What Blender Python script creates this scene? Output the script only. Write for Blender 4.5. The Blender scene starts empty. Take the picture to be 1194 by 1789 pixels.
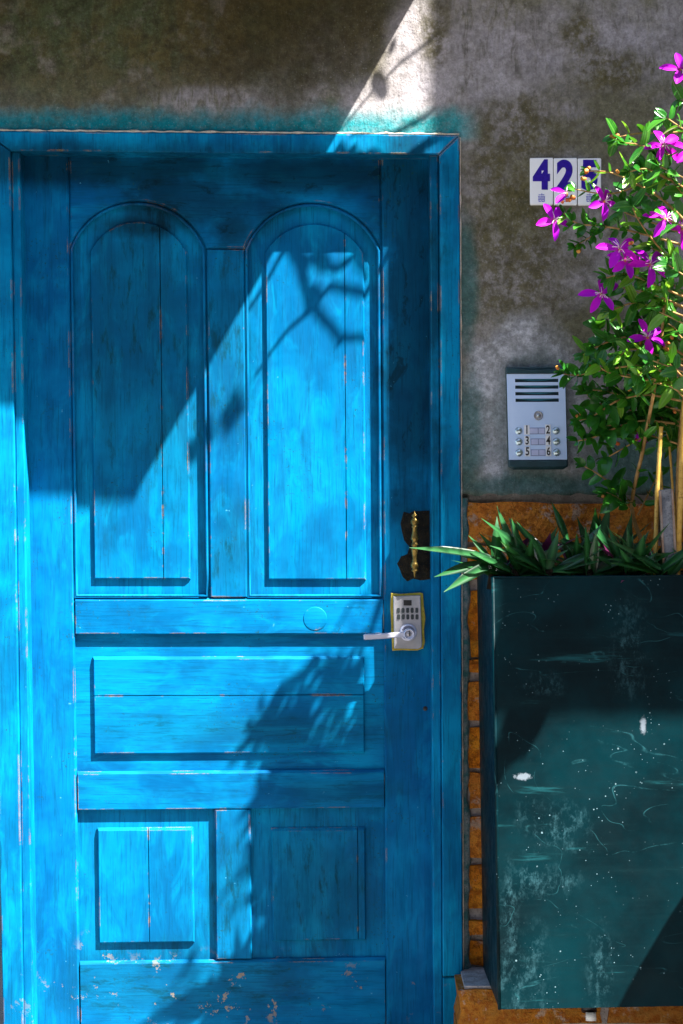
import bpy, bmesh, math, random
from mathutils import Vector, Matrix, noise
random.seed(7)
sc = bpy.context.scene
R = math.radians
C = bpy.context.collection

# ------------------------------------------------------------------ camera
S = 0.00125            # metres per photograph pixel on the wall plane
D = 4.3                # camera distance from the wall plane (Y = 0)
CX, CY, ZC = 597.0, 894.5, (1900 - 894.5) * S
cam = bpy.data.cameras.new('camera'); camo = bpy.data.objects.new('camera', cam); C.objects.link(camo)
camo.location = (0, -D, ZC); camo.rotation_euler = (R(90), 0, 0)
cam.sensor_fit = 'HORIZONTAL'; cam.sensor_width = 36; cam.lens = 36 * D / (1194 * S)
cam.clip_end = 500; cam.clip_start = 0.05
sc.camera = camo
# ------------------------------------------------------------------ light
SUN = Vector((1.48, -1.0, 2.6)).normalized()       # towards the sun
w = bpy.data.worlds.new('World'); sc.world = w; w.use_nodes = True
nt = w.node_tree; nt.nodes.clear()
sky = nt.nodes.new('ShaderNodeTexSky'); sky.sky_type = 'NISHITA'; sky.sun_disc = False
sky.sun_elevation = math.asin(SUN.z); sky.sun_rotation = math.atan2(SUN.x, SUN.y)
bg = nt.nodes.new('ShaderNodeBackground'); bg.inputs['Strength'].default_value = 0.056
wo = nt.nodes.new('ShaderNodeOutputWorld')
nt.links.new(sky.outputs[0], bg.inputs[0]); nt.links.new(bg.outputs[0], wo.inputs[0])
sl = bpy.data.lights.new('sun', 'SUN'); sl.energy = 5.0; sl.angle = R(0.5); sl.color = (1.0, 0.95, 0.88)
so = bpy.data.objects.new('sun', sl); C.objects.link(so); so.location = (4, -4, 7)
so.rotation_euler = SUN.to_track_quat('Z', 'Y').to_euler()
sc.view_settings.view_transform = 'Standard'; sc.view_settings.look = 'None'
sc.cycles.max_bounces = 5; sc.cycles.diffuse_bounces = 3; sc.cycles.glossy_bounces = 2; sc.cycles.transmission_bounces = 3
sc.view_settings.gamma = 1; sc.view_settings.exposure = 2.48

# ------------------------------------------------------------------ helpers
def P(x, y, d=0.0):
    """photo pixel + distance d in front of the wall plane -> world point"""
    k = S * (D - d) / D
    return Vector(((x - CX) * k, -d, ZC + (CY - y) * k))
def lerp(a, b, t): return a + (b - a) * t
def warp(x, y):
    """the old door and frame are a little out of square"""
    k = lerp(0.0145, 0.006, (x - 60) / 610.0) * (1 if y > 0 else 0)
    if y < 1045: m = lerp(0.009, 0.0, (y - 230) / 815.0)
    else: m = lerp(0.0, -0.014, (y - 1045) / 640.0)
    return x + (y - 1000) * k, y + m * (x - 400)
def W(x, y, d):
    a, b = warp(x, y); return P(a, b, d)

BASE = {}
def tag(o, label=None, cat=None, group=None, kind=None):
    if label: o['label'] = label
    if cat: o['category'] = cat
    if group: o['group'] = group
    if kind: o['kind'] = kind
    return o
def empty(name, loc, label=None, cat=None, group=None):
    o = bpy.data.objects.new(name, None); o.empty_display_size = 0.05
    C.objects.link(o); o.location = loc; BASE[o.name] = Vector(loc)
    return tag(o, label, cat, group)
def mk(name, verts, faces, mat, parent=None, smooth=False):
    """mesh object from world-space vertices, re-based on its thing's origin"""
    b = BASE[parent.name] if parent else Vector((0, 0, 0))
    me = bpy.data.meshes.new(name)
    me.from_pydata([tuple(Vector(v) - b) for v in verts], [], faces)
    me.materials.append(mat)
    bm = bmesh.new(); bm.from_mesh(me); bmesh.ops.recalc_face_normals(bm, faces=bm.faces); bm.to_mesh(me); bm.free()
    if smooth: me.polygons.foreach_set('use_smooth', [True] * len(me.polygons))
    me.update()
    o = bpy.data.objects.new(name, me); C.objects.link(o)
    if parent: o.parent = parent
    BASE[o.name] = b
    return o
class MB:
    def __init__(s): s.v = []; s.f = []
    def add(s, v, f):
        n = len(s.v); s.v += [Vector(a) for a in v]; s.f += [tuple(i + n for i in q) for q in f]; return s
    def box(s, x0, x1, y0, y1, z0, z1):
        v = [(x, y, z) for z in (z0, z1) for y in (y0, y1) for x in (x0, x1)]
        return s.add(v, [(0, 2, 3, 1), (4, 5, 7, 6), (0, 1, 5, 4), (2, 6, 7, 3), (0, 4, 6, 2), (1, 3, 7, 5)])
    def tube(s, pts, rad, n=8, cap=True):
        pts = [Vector(p) for p in pts]; rings = []
        up = Vector((0.31, 0.9, 0.2)).normalized()
        for i, p in enumerate(pts):
            t = (pts[min(i + 1, len(pts) - 1)] - pts[max(i - 1, 0)]).normalized()
            a = t.cross(up).normalized(); b = t.cross(a)
            r = rad[i] if isinstance(rad, (list, tuple)) else rad
            rings.append([p + (a * math.cos(2 * math.pi * k / n) + b * math.sin(2 * math.pi * k / n)) * r for k in range(n)])
        v = [q for r_ in rings for q in r_]; f = []
        for i in range(len(pts) - 1):
            for k in range(n): f.append((i * n + k, i * n + (k + 1) % n, (i + 1) * n + (k + 1) % n, (i + 1) * n + k))
        if cap: f += [tuple(range(n))[::-1], tuple(range((len(pts) - 1) * n, len(pts) * n))]
        return s.add(v, f)
    def lathe(s, prof, o, ax, n=24):
        """prof = [(radius, height)] around axis ax from origin o"""
        ax = Vector(ax).normalized(); a = ax.orthogonal().normalized(); b = ax.cross(a); o = Vector(o)
        v = []; f = []
        for r, h in prof:
            v += [o + ax * h + (a * math.cos(2 * math.pi * k / n) + b * math.sin(2 * math.pi * k / n)) * max(r, 1e-5) for k in range(n)]
        for i in range(len(prof) - 1):
            for k in range(n): f.append((i * n + k, i * n + (k + 1) % n, (i + 1) * n + (k + 1) % n, (i + 1) * n + k))
        f += [tuple(range(n))[::-1], tuple(range((len(prof) - 1) * n, len(prof) * n))]
        return s.add(v, f)
    def build(s, name, mat, parent=None, smooth=False): return mk(name, s.v, s.f, mat, parent, smooth)

def area(p): return 0.5 * sum(p[i][0] * p[(i + 1) % len(p)][1] - p[(i + 1) % len(p)][0] * p[i][1] for i in range(len(p)))
def offset(poly, ds):
    n = len(poly); out = []
    if not isinstance(ds, (list, tuple)): ds = [ds] * n
    def nrm(i):
        a, b = poly[i], poly[(i + 1) % n]; dx, dz = b[0] - a[0], b[1] - a[1]; l = math.hypot(dx, dz) or 1e-9
        return (-dz / l, dx / l)
    for i in range(n):
        n1, n2 = nrm(i - 1), nrm(i); d1, d2 = ds[i - 1], ds[i]
        det = n1[0] * n2[1] - n1[1] * n2[0]
        if abs(det) < 0.05:
            m = (n1[0] + n2[0], n1[1] + n2[1]); l = math.hypot(*m); dd = (d1 + d2) / 2
            out.append((poly[i][0] + m[0] / l * dd, poly[i][1] + m[1] / l * dd))
        else:
            ox = (d1 * n2[1] - d2 * n1[1]) / det; oz = (n1[0] * d2 - n2[0] * d1) / det
            out.append((poly[i][0] + ox, poly[i][1] + oz))
    return out
def densify(poly, ds, step, jit, seed):
    """cut long edges and let them wander a little, as hand-planed timber does"""
    out = []; od = []; n = len(poly)
    if not isinstance(ds, (list, tuple)): ds = [ds] * n
    for i in range(n):
        a, b = poly[i], poly[(i + 1) % n]; l = math.hypot(b[0] - a[0], b[1] - a[1]); k = max(1, int(l / step))
        nx, nz = -(b[1] - a[1]) / max(l, 1e-9), (b[0] - a[0]) / max(l, 1e-9)
        for j in range(k):
            t = j / k; x, z = lerp(a[0], b[0], t), lerp(a[1], b[1], t)
            w_ = 0 if j == 0 else jit * noise.noise((x * 22, z * 22, seed * 3.7))
            out.append((x + nx * w_, z + nz * w_)); od.append(ds[i])
    return out, od
def prism(name, px, d, thick, bev, mat, parent, jit=0.0007, wp=True, bevh=None, step=0.045, seed=0, smooth=False):
    """board seen from the front: outline in photo pixels at depth d, thickness back into the wall, chamfered arris"""
    f = W if wp else P
    poly = [(v.x, v.z) for v in (f(x, y, d) for x, y in px)]
    b = list(bev) if isinstance(bev, (list, tuple)) else [bev] * len(poly)
    if area(poly) < 0:
        poly = poly[::-1]; b = b[::-1]; b = b[1:] + b[:1]
    poly, b = densify(poly, b, step, jit, seed + px[0][0] * 0.013 + px[0][1] * 0.007)
    inn = offset(poly, b); n = len(poly); bh = bevh if bevh is not None else max(b)
    yf = -d
    v = [(x, yf, z) for x, z in inn] + [(x, yf + bh, z) for x, z in poly] + [(x, yf + thick, z) for x, z in poly]
    fs = [tuple(range(n))]
    for i in range(n):
        j = (i + 1) % n
        fs += [(i, n + i, n + j, j), (n + i, 2 * n + i, 2 * n + j, n + j)]
    fs.append(tuple(range(2 * n, 3 * n))[::-1])
    return mk(name, v, fs, mat, parent, smooth)
def rect(x0, x1, y0, y1): return [(x0, y0), (x1, y0), (x1, y1), (x0, y1)]
def arch(x0, x1, ys, ya, n=20):
    """points of a segmental arch from left springing over the crown to the right"""
    c = (x0 + x1) / 2; h = (x1 - x0) / 2; r = ys - ya; Rr = (h * h + r * r) / (2 * r); yc = ya + Rr
    a0 = math.asin(min(1, h / Rr))
    if r > h: a0 = math.pi - a0
    return [(c + Rr * math.sin(lerp(-a0, a0, i / n)), yc - Rr * math.cos(lerp(-a0, a0, i / n))) for i in range(n + 1)]
def clip(poly, x=None, y=None, keep=-1):
    """keep the side of a convex pixel polygon left/above (-1) or right/below (+1) of a line"""
    g = (lambda p: (p[0] - x) * keep) if x is not None else (lambda p: (p[1] - y) * keep)
    out = []
    for i in range(len(poly)):
        a, b = poly[i], poly[(i + 1) % len(poly)]; ga, gb = g(a), g(b)
        if ga >= 0: out.append(a)
        if (ga > 0) != (gb > 0) and abs(ga - gb) > 1e-9:
            t = ga / (ga - gb); out.append((lerp(a[0], b[0], t), lerp(a[1], b[1], t)))
    return out

# ------------------------------------------------------------------ node helpers
class NT:
    def __init__(s, name, rough=0.6, spec=0.4):
        m = bpy.data.materials.new(name); m.use_nodes = True; s.m = m; s.t = m.node_tree
        s.b = s.t.nodes['Principled BSDF']; s.out = s.t.nodes['Material Output']
        s.b.inputs['Roughness'].default_value = rough; s.b.inputs['Specular IOR Level'].default_value = spec
        g = s.n('ShaderNodeNewGeometry'); s.pos = g.outputs['Position']; s.nor = g.outputs['Normal']
    def n(s, t): return s.t.nodes.new(t)
    def put(s, sock, v):
        if isinstance(v, bpy.types.NodeSocket): s.t.links.new(v, sock)
        elif v is not None:
            if sock.type == 'RGBA' and len(v) == 3: v = (*v, 1)
            sock.default_value = v
    def vec(s, v, scale, loc=(0, 0, 0), rot=(0, 0, 0)):
        m = s.n('ShaderNodeMapping'); s.put(m.inputs[0], v)
        m.inputs['Scale'].default_value = scale; m.inputs['Location'].default_value = loc; m.inputs['Rotation'].default_value = rot
        return m.outputs[0]
    def noise(s, scale, detail=4, rough=0.55, v=None, dist=0.0, off=0.0):
        k = s.n('ShaderNodeTexNoise'); vv = v if v is not None else s.pos
        if off: vv = s.vec(vv, (1, 1, 1), (off, off * 1.7, -off))
        s.put(k.inputs['Vector'], vv)
        for a, b in (('Scale', scale), ('Detail', detail), ('Roughness', rough), ('Distortion', dist)): s.put(k.inputs[a], b)
        return k.outputs[0]
    def vor(s, scale, v=None, feat='F1'):
        k = s.n('ShaderNodeTexVoronoi'); k.feature = feat; s.put(k.inputs['Vector'], v if v is not None else s.pos)
        s.put(k.inputs['Scale'], scale); return k.outputs['Distance']
    def ma(s, op, a, b=None, cl=False):
        k = s.n('ShaderNodeMath'); k.operation = op; k.use_clamp = cl; s.put(k.inputs[0], a)
        if b is not None: s.put(k.inputs[1], b)
        return k.outputs[0]
    def mr(s, v, a, b, c=0.0, d=1.0, smooth=True):
        k = s.n('ShaderNodeMapRange'); k.interpolation_type = 'SMOOTHSTEP' if smooth else 'LINEAR'
        for i, q in enumerate((v, a, b, c, d)): s.put(k.inputs[i], q)
        return k.outputs[0]
    def mix(s, f, a, b, mode='MIX'):
        k = s.n('ShaderNodeMix'); k.data_type = 'RGBA'; k.blend_type = mode
        s.put(k.inputs[0], f); s.put(k.inputs[6], a); s.put(k.inputs[7], b); return k.outputs[2]
    def xyz(s, v=None):
        k = s.n('ShaderNodeSeparateXYZ'); s.put(k.inputs[0], v if v is not None else s.pos); return k.outputs
    def ell(s, x, y, rx, ry, soft=0.6, wob=None, wamp=0.5):
        """soft-edged blotch given in photo pixels on the wall: 1 inside, 0 outside"""
        p = P(x, y, 0); sub = s.n('ShaderNodeVectorMath'); sub.operation = 'SUBTRACT'
        s.put(sub.inputs[0], s.pos); sub.inputs[1].default_value = (p.x, 0, p.z)
        mul = s.n('ShaderNodeVectorMath'); mul.operation = 'MULTIPLY'; s.t.links.new(sub.outputs[0], mul.inputs[0])
        mul.inputs[1].default_value = (1 / (rx * S), 0, 1 / (ry * S))
        le = s.n('ShaderNodeVectorMath'); le.operation = 'LENGTH'; s.t.links.new(mul.outputs[0], le.inputs[0])
        v = le.outputs['Value']
        if wob is not None: v = s.ma('ADD', v, s.ma('MULTIPLY', s.ma('SUBTRACT', wob, 0.5), wamp * 2))
        return s.mr(v, 1 - soft, 1 + soft, 1, 0)
    def mx(s, *a):
        r = a[0]
        for q in a[1:]: r = s.ma('MAXIMUM', r, q)
        return r
    def edge(s, rad=0.004):
        b = s.n('ShaderNodeBevel'); b.samples = 4; b.inputs['Radius'].default_value = rad
        d = s.n('ShaderNodeVectorMath'); d.operation = 'DOT_PRODUCT'; s.t.links.new(b.outputs[0], d.inputs[0]); s.t.links.new(s.nor, d.inputs[1])
        return s.ma('SUBTRACT', 1.0, d.outputs['Value'], True)
    def bump(s, h, strength=0.3, dist=0.002):
        b = s.n('ShaderNodeBump'); b.inputs['Strength'].default_value = strength; b.inputs['Distance'].default_value = dist
        s.put(b.inputs['Height'], h); s.t.links.new(b.outputs[0], s.b.inputs['Normal'])
    def col(s, c): s.put(s.b.inputs['Base Color'], c); return s
    def rough(s, v): s.put(s.b.inputs['Roughness'], v); return s

# ------------------------------------------------------------------ materials
def door_paint(name, axis='Z', seed=0.0, mid=(0.0, 0.172, 0.39), wear=0.4):
    m = NT(name, 0.6, 0.06)
    sc_ = {'Z': (1, 1, 0.045), 'X': (0.045, 1, 1)}[axis]
    g = m.vec(m.pos, sc_, (seed, seed * 2, seed * 3))
    grain = m.noise(240, 3, 0.65, g)                    # fine brush / wood grain
    streak = m.noise(34, 5, 0.65, m.vec(m.pos, tuple(max(q, 0.13) for q in sc_), (seed + 3, 0, seed)))
    large = m.noise(5.5, 4, 0.6, off=seed + 1.3)
    swirl = m.noise(16, 4, 0.62, m.vec(m.pos, (0.35, 1, 1) if axis == 'X' else (1, 1, 0.35), (0, 0, seed)), dist=1.4)
    hi = (0.0, mid[1] * 1.42, mid[2] * 1.22); lo = (mid[0], mid[1] * 0.52, mid[2] * 0.62)
    c = m.mix(m.mr(large, 0.35, 0.68), lo, mid)
    c = m.mix(m.mr(swirl, 0.45, 0.74, 0, 0.55), c, hi)
    c = m.mix(m.mr(streak, 0.48, 0.72, 0, 0.60), c, (0.0, 0.080, 0.20))
    c = m.mix(m.mr(grain, 0.50, 0.70, 0, 0.55), c, (0.0, 0.062, 0.14))
    # mildew and weathering: patches where the paint has gone dark and greenish, plus painted shade
    big = m.noise(9, 5, 0.65, off=4.1)
    E = lambda x, y, rx, ry, so=0.7: m.ell(x, y, rx, ry, so, big, 0.9)
    z1 = m.mx(E(250, 540, 95, 230), E(240, 440, 90, 60), E(300, 760, 60, 130), E(180, 600, 30, 300), E(395, 600, 45, 200), E(395, 950, 40, 90),
              E(400, 1280, 240, 30), E(560, 1560, 90, 110), E(400, 1560, 40, 120), E(330, 1730, 250, 60), E(600, 1390, 90, 20))
    z2 = m.mx(E(370, 350, 150, 50, 0.6), E(330, 330, 110, 34, 0.5), E(400, 385, 50, 40, 0.6), E(560, 298, 300, 40, 0.6), E(700, 330, 70, 120, 0.7), E(722, 560, 55, 420, 0.5), E(100, 285, 400, 34, 0.6), E(240, 385, 80, 20))  # head and right stile ellipses paint in shade, besides the real mould
    st2 = m.noise(60, 6, 0.7, m.vec(m.pos, tuple(max(q, 0.22) for q in sc_), (0, 0, seed + 7)))
    mk1 = m.ma('MULTIPLY', z1, m.mr(st2, 0.40, 0.70))
    c = m.mix(m.ma('MULTIPLY', m.mx(mk1, m.ma('MULTIPLY', z1, 0.42)), 0.55 + wear), c, (0.002, 0.045, 0.070))
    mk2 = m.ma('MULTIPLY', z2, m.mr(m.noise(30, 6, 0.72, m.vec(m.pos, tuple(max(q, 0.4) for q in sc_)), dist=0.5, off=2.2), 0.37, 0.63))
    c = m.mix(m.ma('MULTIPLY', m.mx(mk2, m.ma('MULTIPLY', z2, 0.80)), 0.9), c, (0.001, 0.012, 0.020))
    spk = m.ma('MULTIPLY', m.mr(m.noise(150, 3, 0.7, off=9), 0.60, 0.66), m.mr(m.noise(10, 3, 0.6, off=5), 0.50, 0.66))
    c = m.mix(m.ma('MULTIPLY', spk, 0.8), c, (0.01, 0.06, 0.07))
    # paint worn through on the arrises, and chips low on the door
    e = m.edge(0.0035)
    chip_e = m.ma('MULTIPLY', m.mr(e, 0.02, 0.10), m.mr(m.noise(9, 5, 0.7, off=3.3), 0.53, 0.60))
    low = m.mx(m.ell(400, 1745, 330, 55, 0.5), m.ell(330, 1750, 90, 30, 0.5), m.ell(420, 1075, 60, 10, 0.7), m.ell(160, 1690, 30, 40))
    chip_l = m.ma('MULTIPLY', low, m.mr(m.noise(15, 6, 0.74, off=6.3), 0.60, 0.62))
    flk = m.ma('MULTIPLY', m.mr(m.noise(75, 3, 0.6, off=8.8), 0.735, 0.76), 0.5)
    woodc = m.mix(m.mr(m.noise(60, 3, 0.6, off=1.1), 0.4, 0.65), (0.22, 0.085, 0.012), (0.36, 0.24, 0.08))
    c = m.mix(chip_e, c, woodc)
    c = m.mix(chip_l, c, m.mix(m.noise(90, 3), (0.17, 0.13, 0.09), (0.26, 0.26, 0.25)))
    c = m.mix(flk, c, (0.10, 0.42, 0.62))
    m.col(c)
    h = m.ma('ADD', m.ma('MULTIPLY', grain, 0.5), m.ma('ADD', m.ma('MULTIPLY', swirl, 0.8), m.ma('MULTIPLY', chip_l, -0.5)))
    m.bump(h, 0.45, 0.0016)
    m.rough(m.mr(streak, 0.3, 0.7, 0.42, 0.68))
    return m.m
M = {}
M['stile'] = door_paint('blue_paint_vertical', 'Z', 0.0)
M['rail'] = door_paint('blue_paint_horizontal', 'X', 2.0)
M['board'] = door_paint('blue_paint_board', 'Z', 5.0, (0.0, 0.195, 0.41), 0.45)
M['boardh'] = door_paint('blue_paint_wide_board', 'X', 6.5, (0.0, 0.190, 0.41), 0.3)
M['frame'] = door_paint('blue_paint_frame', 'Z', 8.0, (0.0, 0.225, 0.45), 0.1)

def plaster_mat():
    m = NT('weathered_cement_render', 0.85, 0.2)
    x, y, z = m.xyz()
    n1 = m.noise(4.2, 6, 0.62, dist=0.4); n2 = m.noise(13, 6, 0.68, off=2); n3 = m.noise(45, 5, 0.7, off=5); n4 = m.noise(210, 3, 0.6)
    sw = m.noise(7, 4, 0.55, off=3, dist=2.5)
    hair = m.noise(60, 4, 0.6, m.vec(m.pos, (1, 1, 0.30), (0, 0, 0), (0, R(22), 0)), dist=1.3)   # trowel drag marks
    drip = m.noise(26, 4, 0.6, m.vec(m.pos, (1, 1, 0.10)))
    grey = m.mix(m.mr(n2, 0.3, 0.72), (0.185, 0.172, 0.155), (0.36, 0.34, 0.345))
    c = m.mix(m.mr(n1, 0.40, 0.60), grey, (0.150, 0.142, 0.090))
    c = m.mix(m.ma('MULTIPLY', m.mr(hair, 0.50, 0.70, 0, 0.6), m.mr(sw, 0.40, 0.60)), c, (0.085, 0.075, 0.060))
    # the rain-stained half above the door: olive algae over brown, grey lime showing through
    left = m.ell(120, -150, 640, 350, 0.28, n1, 0.3)
    ol = m.mix(m.mr(m.noise(6.5, 5, 0.6, off=11), 0.40, 0.60), (0.085, 0.072, 0.026), (0.060, 0.075, 0.032))
    ol = m.mix(m.mr(n2, 0.52, 0.70), ol, (0.165, 0.150, 0.120))
    ol = m.mix(m.mr(drip, 0.50, 0.70, 0, 0.75), ol, (0.038, 0.052, 0.022))
    ol = m.mix(m.mr(m.noise(38, 5, 0.7, off=6), 0.50, 0.72, 0, 0.5), ol, (0.10, 0.125, 0.075))
    ol = m.mix(m.mr(n3, 0.48, 0.66, 0, 0.6), ol, (0.030, 0.026, 0.012)); ol = m.mix(m.mr(m.noise(120, 4, 0.7, off=15), 0.55, 0.72, 0, 0.45), ol, (0.15, 0.15, 0.11))
    c = m.mix(left, c, ol)
    # bright trowelled lime patch by the corner of the frame, smaller ones, and painted sunlight
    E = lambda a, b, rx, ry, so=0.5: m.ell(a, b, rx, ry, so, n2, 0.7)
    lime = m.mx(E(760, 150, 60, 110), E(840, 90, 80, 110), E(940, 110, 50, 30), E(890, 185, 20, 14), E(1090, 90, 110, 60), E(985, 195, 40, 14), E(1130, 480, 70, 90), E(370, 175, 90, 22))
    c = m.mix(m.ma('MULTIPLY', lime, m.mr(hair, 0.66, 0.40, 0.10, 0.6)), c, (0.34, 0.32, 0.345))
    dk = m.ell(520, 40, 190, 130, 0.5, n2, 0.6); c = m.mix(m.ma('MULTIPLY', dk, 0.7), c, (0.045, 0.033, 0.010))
    sunlit_wedge = m.mx(m.ell(735, 120, 62, 120, 0.30, n2, 0.30), m.ell(655, 190, 62, 50, 0.4, n2, 0.4))  # sunlit strip beside the canopy's slanted shadow, brightened in the colour
    c = m.mix(m.ma('MULTIPLY', sunlit_wedge, 0.75), c, (0.42, 0.39, 0.41))
    moss = m.mx(E(1060, 120, 60, 40), E(910, 230, 80, 60), E(860, 330, 40, 120), E(900, 430, 110, 170), E(1010, 60, 40, 40), E(760, 60, 30, 60), E(900, 560, 60, 40))
    c = m.mix(m.ma('MULTIPLY', moss, m.mr(n3, 0.35, 0.6, 0.2, 0.85)), c, (0.085, 0.074, 0.024))
    # halo of splashed lime round the intercom, greenish inside
    halo = m.ell(915, 720, 112, 165, 0.16, n2, 0.30); inn = m.ell(930, 735, 72, 125, 0.22, n2, 0.32)
    c = m.mix(m.ma('MULTIPLY', halo, 0.92), c, m.mix(m.mr(n3, 0.42, 0.62), (0.30, 0.31, 0.325), (0.52, 0.53, 0.57)))
    c = m.mix(m.ma('MULTIPLY', inn, 0.85), c, m.mix(m.mr(n2, 0.35, 0.65), (0.16, 0.20, 0.195), (0.25, 0.285, 0.29)))
    grn = m.mx(m.ell(812, 760, 34, 110, 0.5, n2, 0.7), m.ell(960, 850, 190, 22, 0.6, n2, 0.6), m.ell(812, 500, 22, 110, 0.5, n2, 0.7), m.ell(1120, 800, 90, 70, 0.5, n2, 0.6))
    c = m.mix(m.ma('MULTIPLY', grn, 0.8), c, (0.045, 0.135, 0.130))
    # band of blue-green paint slopped over the render above the door head
    zb = P(0, 232).z; zt = m.ma('ADD', m.ma('MULTIPLY', m.ma('SUBTRACT', n2, 0.5), 0.075), zb + 0.050)
    band = m.ma('MULTIPLY', m.mr(z, zb - 0.025, zb - 0.005), m.mr(m.ma('SUBTRACT', z, zt), -0.030, 0.022, 1, 0)); band = m.ma('MULTIPLY', band, m.mr(x, P(790, 0).x, P(850, 0).x, 1, 0)) #(m.ma('SUBTRACT', z, zt), -0.030, 0.022, 1, 0), m.mr(x, P(812, 0).x, P(845, 0).x, 1, 0))
    c = m.mix(m.ma('MULTIPLY', band, m.mr(n3, 0.25, 0.6, 0.65, 1.0)), c, m.mix(m.mr(x, P(420, 0).x, P(760, 0).x), (0.0, 0.17, 0.21), (0.02, 0.27, 0.29)))
    # grit
    c = m.mix(m.ma('MULTIPLY', m.mr(n4, 0.58, 0.72, 0, 0.40), m.mr(left, 0, 1, 1, 0.25)), c, (0.36, 0.35, 0.35))
    c = m.mix(m.mr(n4, 0.36, 0.28, 0, 0.5), c, (0.03, 0.028, 0.02))
    c = m.mix(0.6, c, m.mix(m.mr(m.noise(95, 5, 0.78, off=17), 0.34, 0.66), (0.55, 0.55, 0.55), (1.25, 1.25, 1.25)), 'MULTIPLY')
    c = m.mix(0.55, c, m.mix(m.mr(m.noise(28, 6, 0.75, off=19), 0.36, 0.64), (0.68, 0.68, 0.64), (1.22, 1.22, 1.25)), 'MULTIPLY')
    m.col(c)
    h = m.ma('ADD', m.ma('MULTIPLY', n4, 0.35), m.ma('ADD', m.ma('MULTIPLY', hair, 0.7), m.ma('ADD', m.ma('MULTIPLY', n3, 0.9), m.ma('MULTIPLY', sw, 0.8))))
    m.bump(h, 0.6, 0.004)
    return m.m
M['plaster'] = plaster_mat()

def brick_mat(name, a, b):
    m = NT(name, 0.9, 0.15); n2 = m.noise(28, 6, 0.7); n3 = m.noise(120, 4, 0.7)
    oi = m.n('ShaderNodeObjectInfo')
    c = m.mix(m.mr(n2, 0.35, 0.68), a, b)
    c = m.mix(m.mr(oi.outputs['Random'], 0.6, 1.0, 0, 0.25), c, (0.50, 0.24, 0.10))
    c = m.mix(m.mr(m.noise(16, 5, 0.7, off=3), 0.56, 0.70, 0, 0.75), c, (0.13, 0.075, 0.018))
    c = m.mix(m.mr(n3, 0.60, 0.68, 0, 0.6), c, (0.52, 0.30, 0.10)); c = m.mix(m.mr(n3, 0.38, 0.30, 0, 0.6), c, (0.14, 0.06, 0.012))
    c = m.mix(m.mr(m.noise(46, 5, 0.75, off=7), 0.44, 0.60, 0, 0.75), c, (0.30, 0.075, 0.008))
    c = m.mix(m.mr(m.noise(22, 5, 0.75, off=9), 0.56, 0.66, 0, 0.7), c, (0.50, 0.40, 0.32))
    c = m.mix(m.mr(m.noise(230, 3, 0.7, off=4), 0.56, 0.70, 0, 0.7), c, (0.12, 0.05, 0.012))
    m.col(c); m.bump(m.ma('ADD', n2, m.ma('MULTIPLY', n3, 1.2)), 1.0, 0.007); return m.m
M['brick'] = brick_mat('orange_brick', (0.72, 0.21, 0.012), (0.80, 0.32, 0.025))
M['plinthbrick'] = brick_mat('mossy_orange_brick', (0.50, 0.19, 0.022), (0.36, 0.16, 0.028))
def simple(name, c1, c2, scale=30, rough=0.7, spec=0.3, bump=0.3, bd=0.002, metal=0.0, dark=None):
    m = NT(name, rough, spec); n = m.noise(scale, 5, 0.65); n2 = m.noise(scale * 6, 4, 0.6)
    c = m.mix(m.mr(n, 0.36, 0.66), c1, c2)
    if dark: c = m.mix(m.mr(n2, 0.56, 0.66, 0, 0.7), c, dark)
    m.col(c); m.b.inputs['Metallic'].default_value = metal
    if bump: m.bump(m.ma('ADD', n, m.ma('MULTIPLY', n2, 0.5)), bump, bd)
    return m.m
M['mortar'] = simple('lime_mortar', (0.34, 0.31, 0.30), (0.52, 0.49, 0.49), 40, 0.9, 0.1, 0.7, 0.006, 0, (0.10, 0.13, 0.12))
M['tealmortar'] = simple('paint_smeared_mortar', (0.06, 0.20, 0.21), (0.32, 0.36, 0.37), 55, 0.9, 0.1, 0.7, 0.006, 0, (0.05, 0.07, 0.06))
M['caulk'] = simple('chipped_cream_filler', (0.50, 0.44, 0.33), (0.66, 0.62, 0.52), 80, 0.8, 0.2, 0.5, 0.002, 0, (0.22, 0.12, 0.05))
M['ground'] = simple('street_paving', (0.13, 0.125, 0.12), (0.21, 0.20, 0.195), 3, 0.9, 0.2, 0.5, 0.01)
M['concrete'] = simple('grey_concrete', (0.22, 0.21, 0.20), (0.33, 0.32, 0.31), 5, 0.9, 0.2, 0.5, 0.01)
M['tilewhite'] = simple('white_glaze', (0.92, 0.93, 0.94), (0.94, 0.95, 0.96), 40, 0.18, 0.5, 0.05, 0.001)
M['ink'] = simple('cobalt_enamel', (0.022, 0.006, 0.26), (0.035, 0.010, 0.36), 120, 0.3, 0.4, 0)
M['inksoft'] = simple('faded_cobalt_enamel', (0.09, 0.08, 0.48), (0.35, 0.38, 0.72), 420, 0.4, 0.4, 0)
M['alu'] = simple('brushed_silver_faceplate', (0.52, 0.69, 0.98), (0.57, 0.73, 1.0), 20, 0.45, 0.5, 0.05, 0.0005, 0.0)
M['rubber'] = simple('dark_teal_plastic', (0.010, 0.040, 0.050), (0.016, 0.060, 0.075), 30, 0.45, 0.4, 0.1, 0.001)
M['black'] = simple('black_plastic', (0.008, 0.008, 0.010), (0.02, 0.02, 0.022), 60, 0.4, 0.4, 0)
M['key'] = simple('grey_black_key', (0.02, 0.03, 0.034), (0.035, 0.045, 0.05), 60, 0.4, 0.4, 0)
M['sticker'] = simple('white_label', (0.80, 0.83, 0.88), (0.84, 0.86, 0.90), 60, 0.5, 0.3, 0)
M['chrome'] = simple('satin_steel_button', (0.46, 0.58, 0.62), (0.60, 0.72, 0.76), 60, 0.25, 0.5, 0, 0.001, 0.8)
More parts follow.
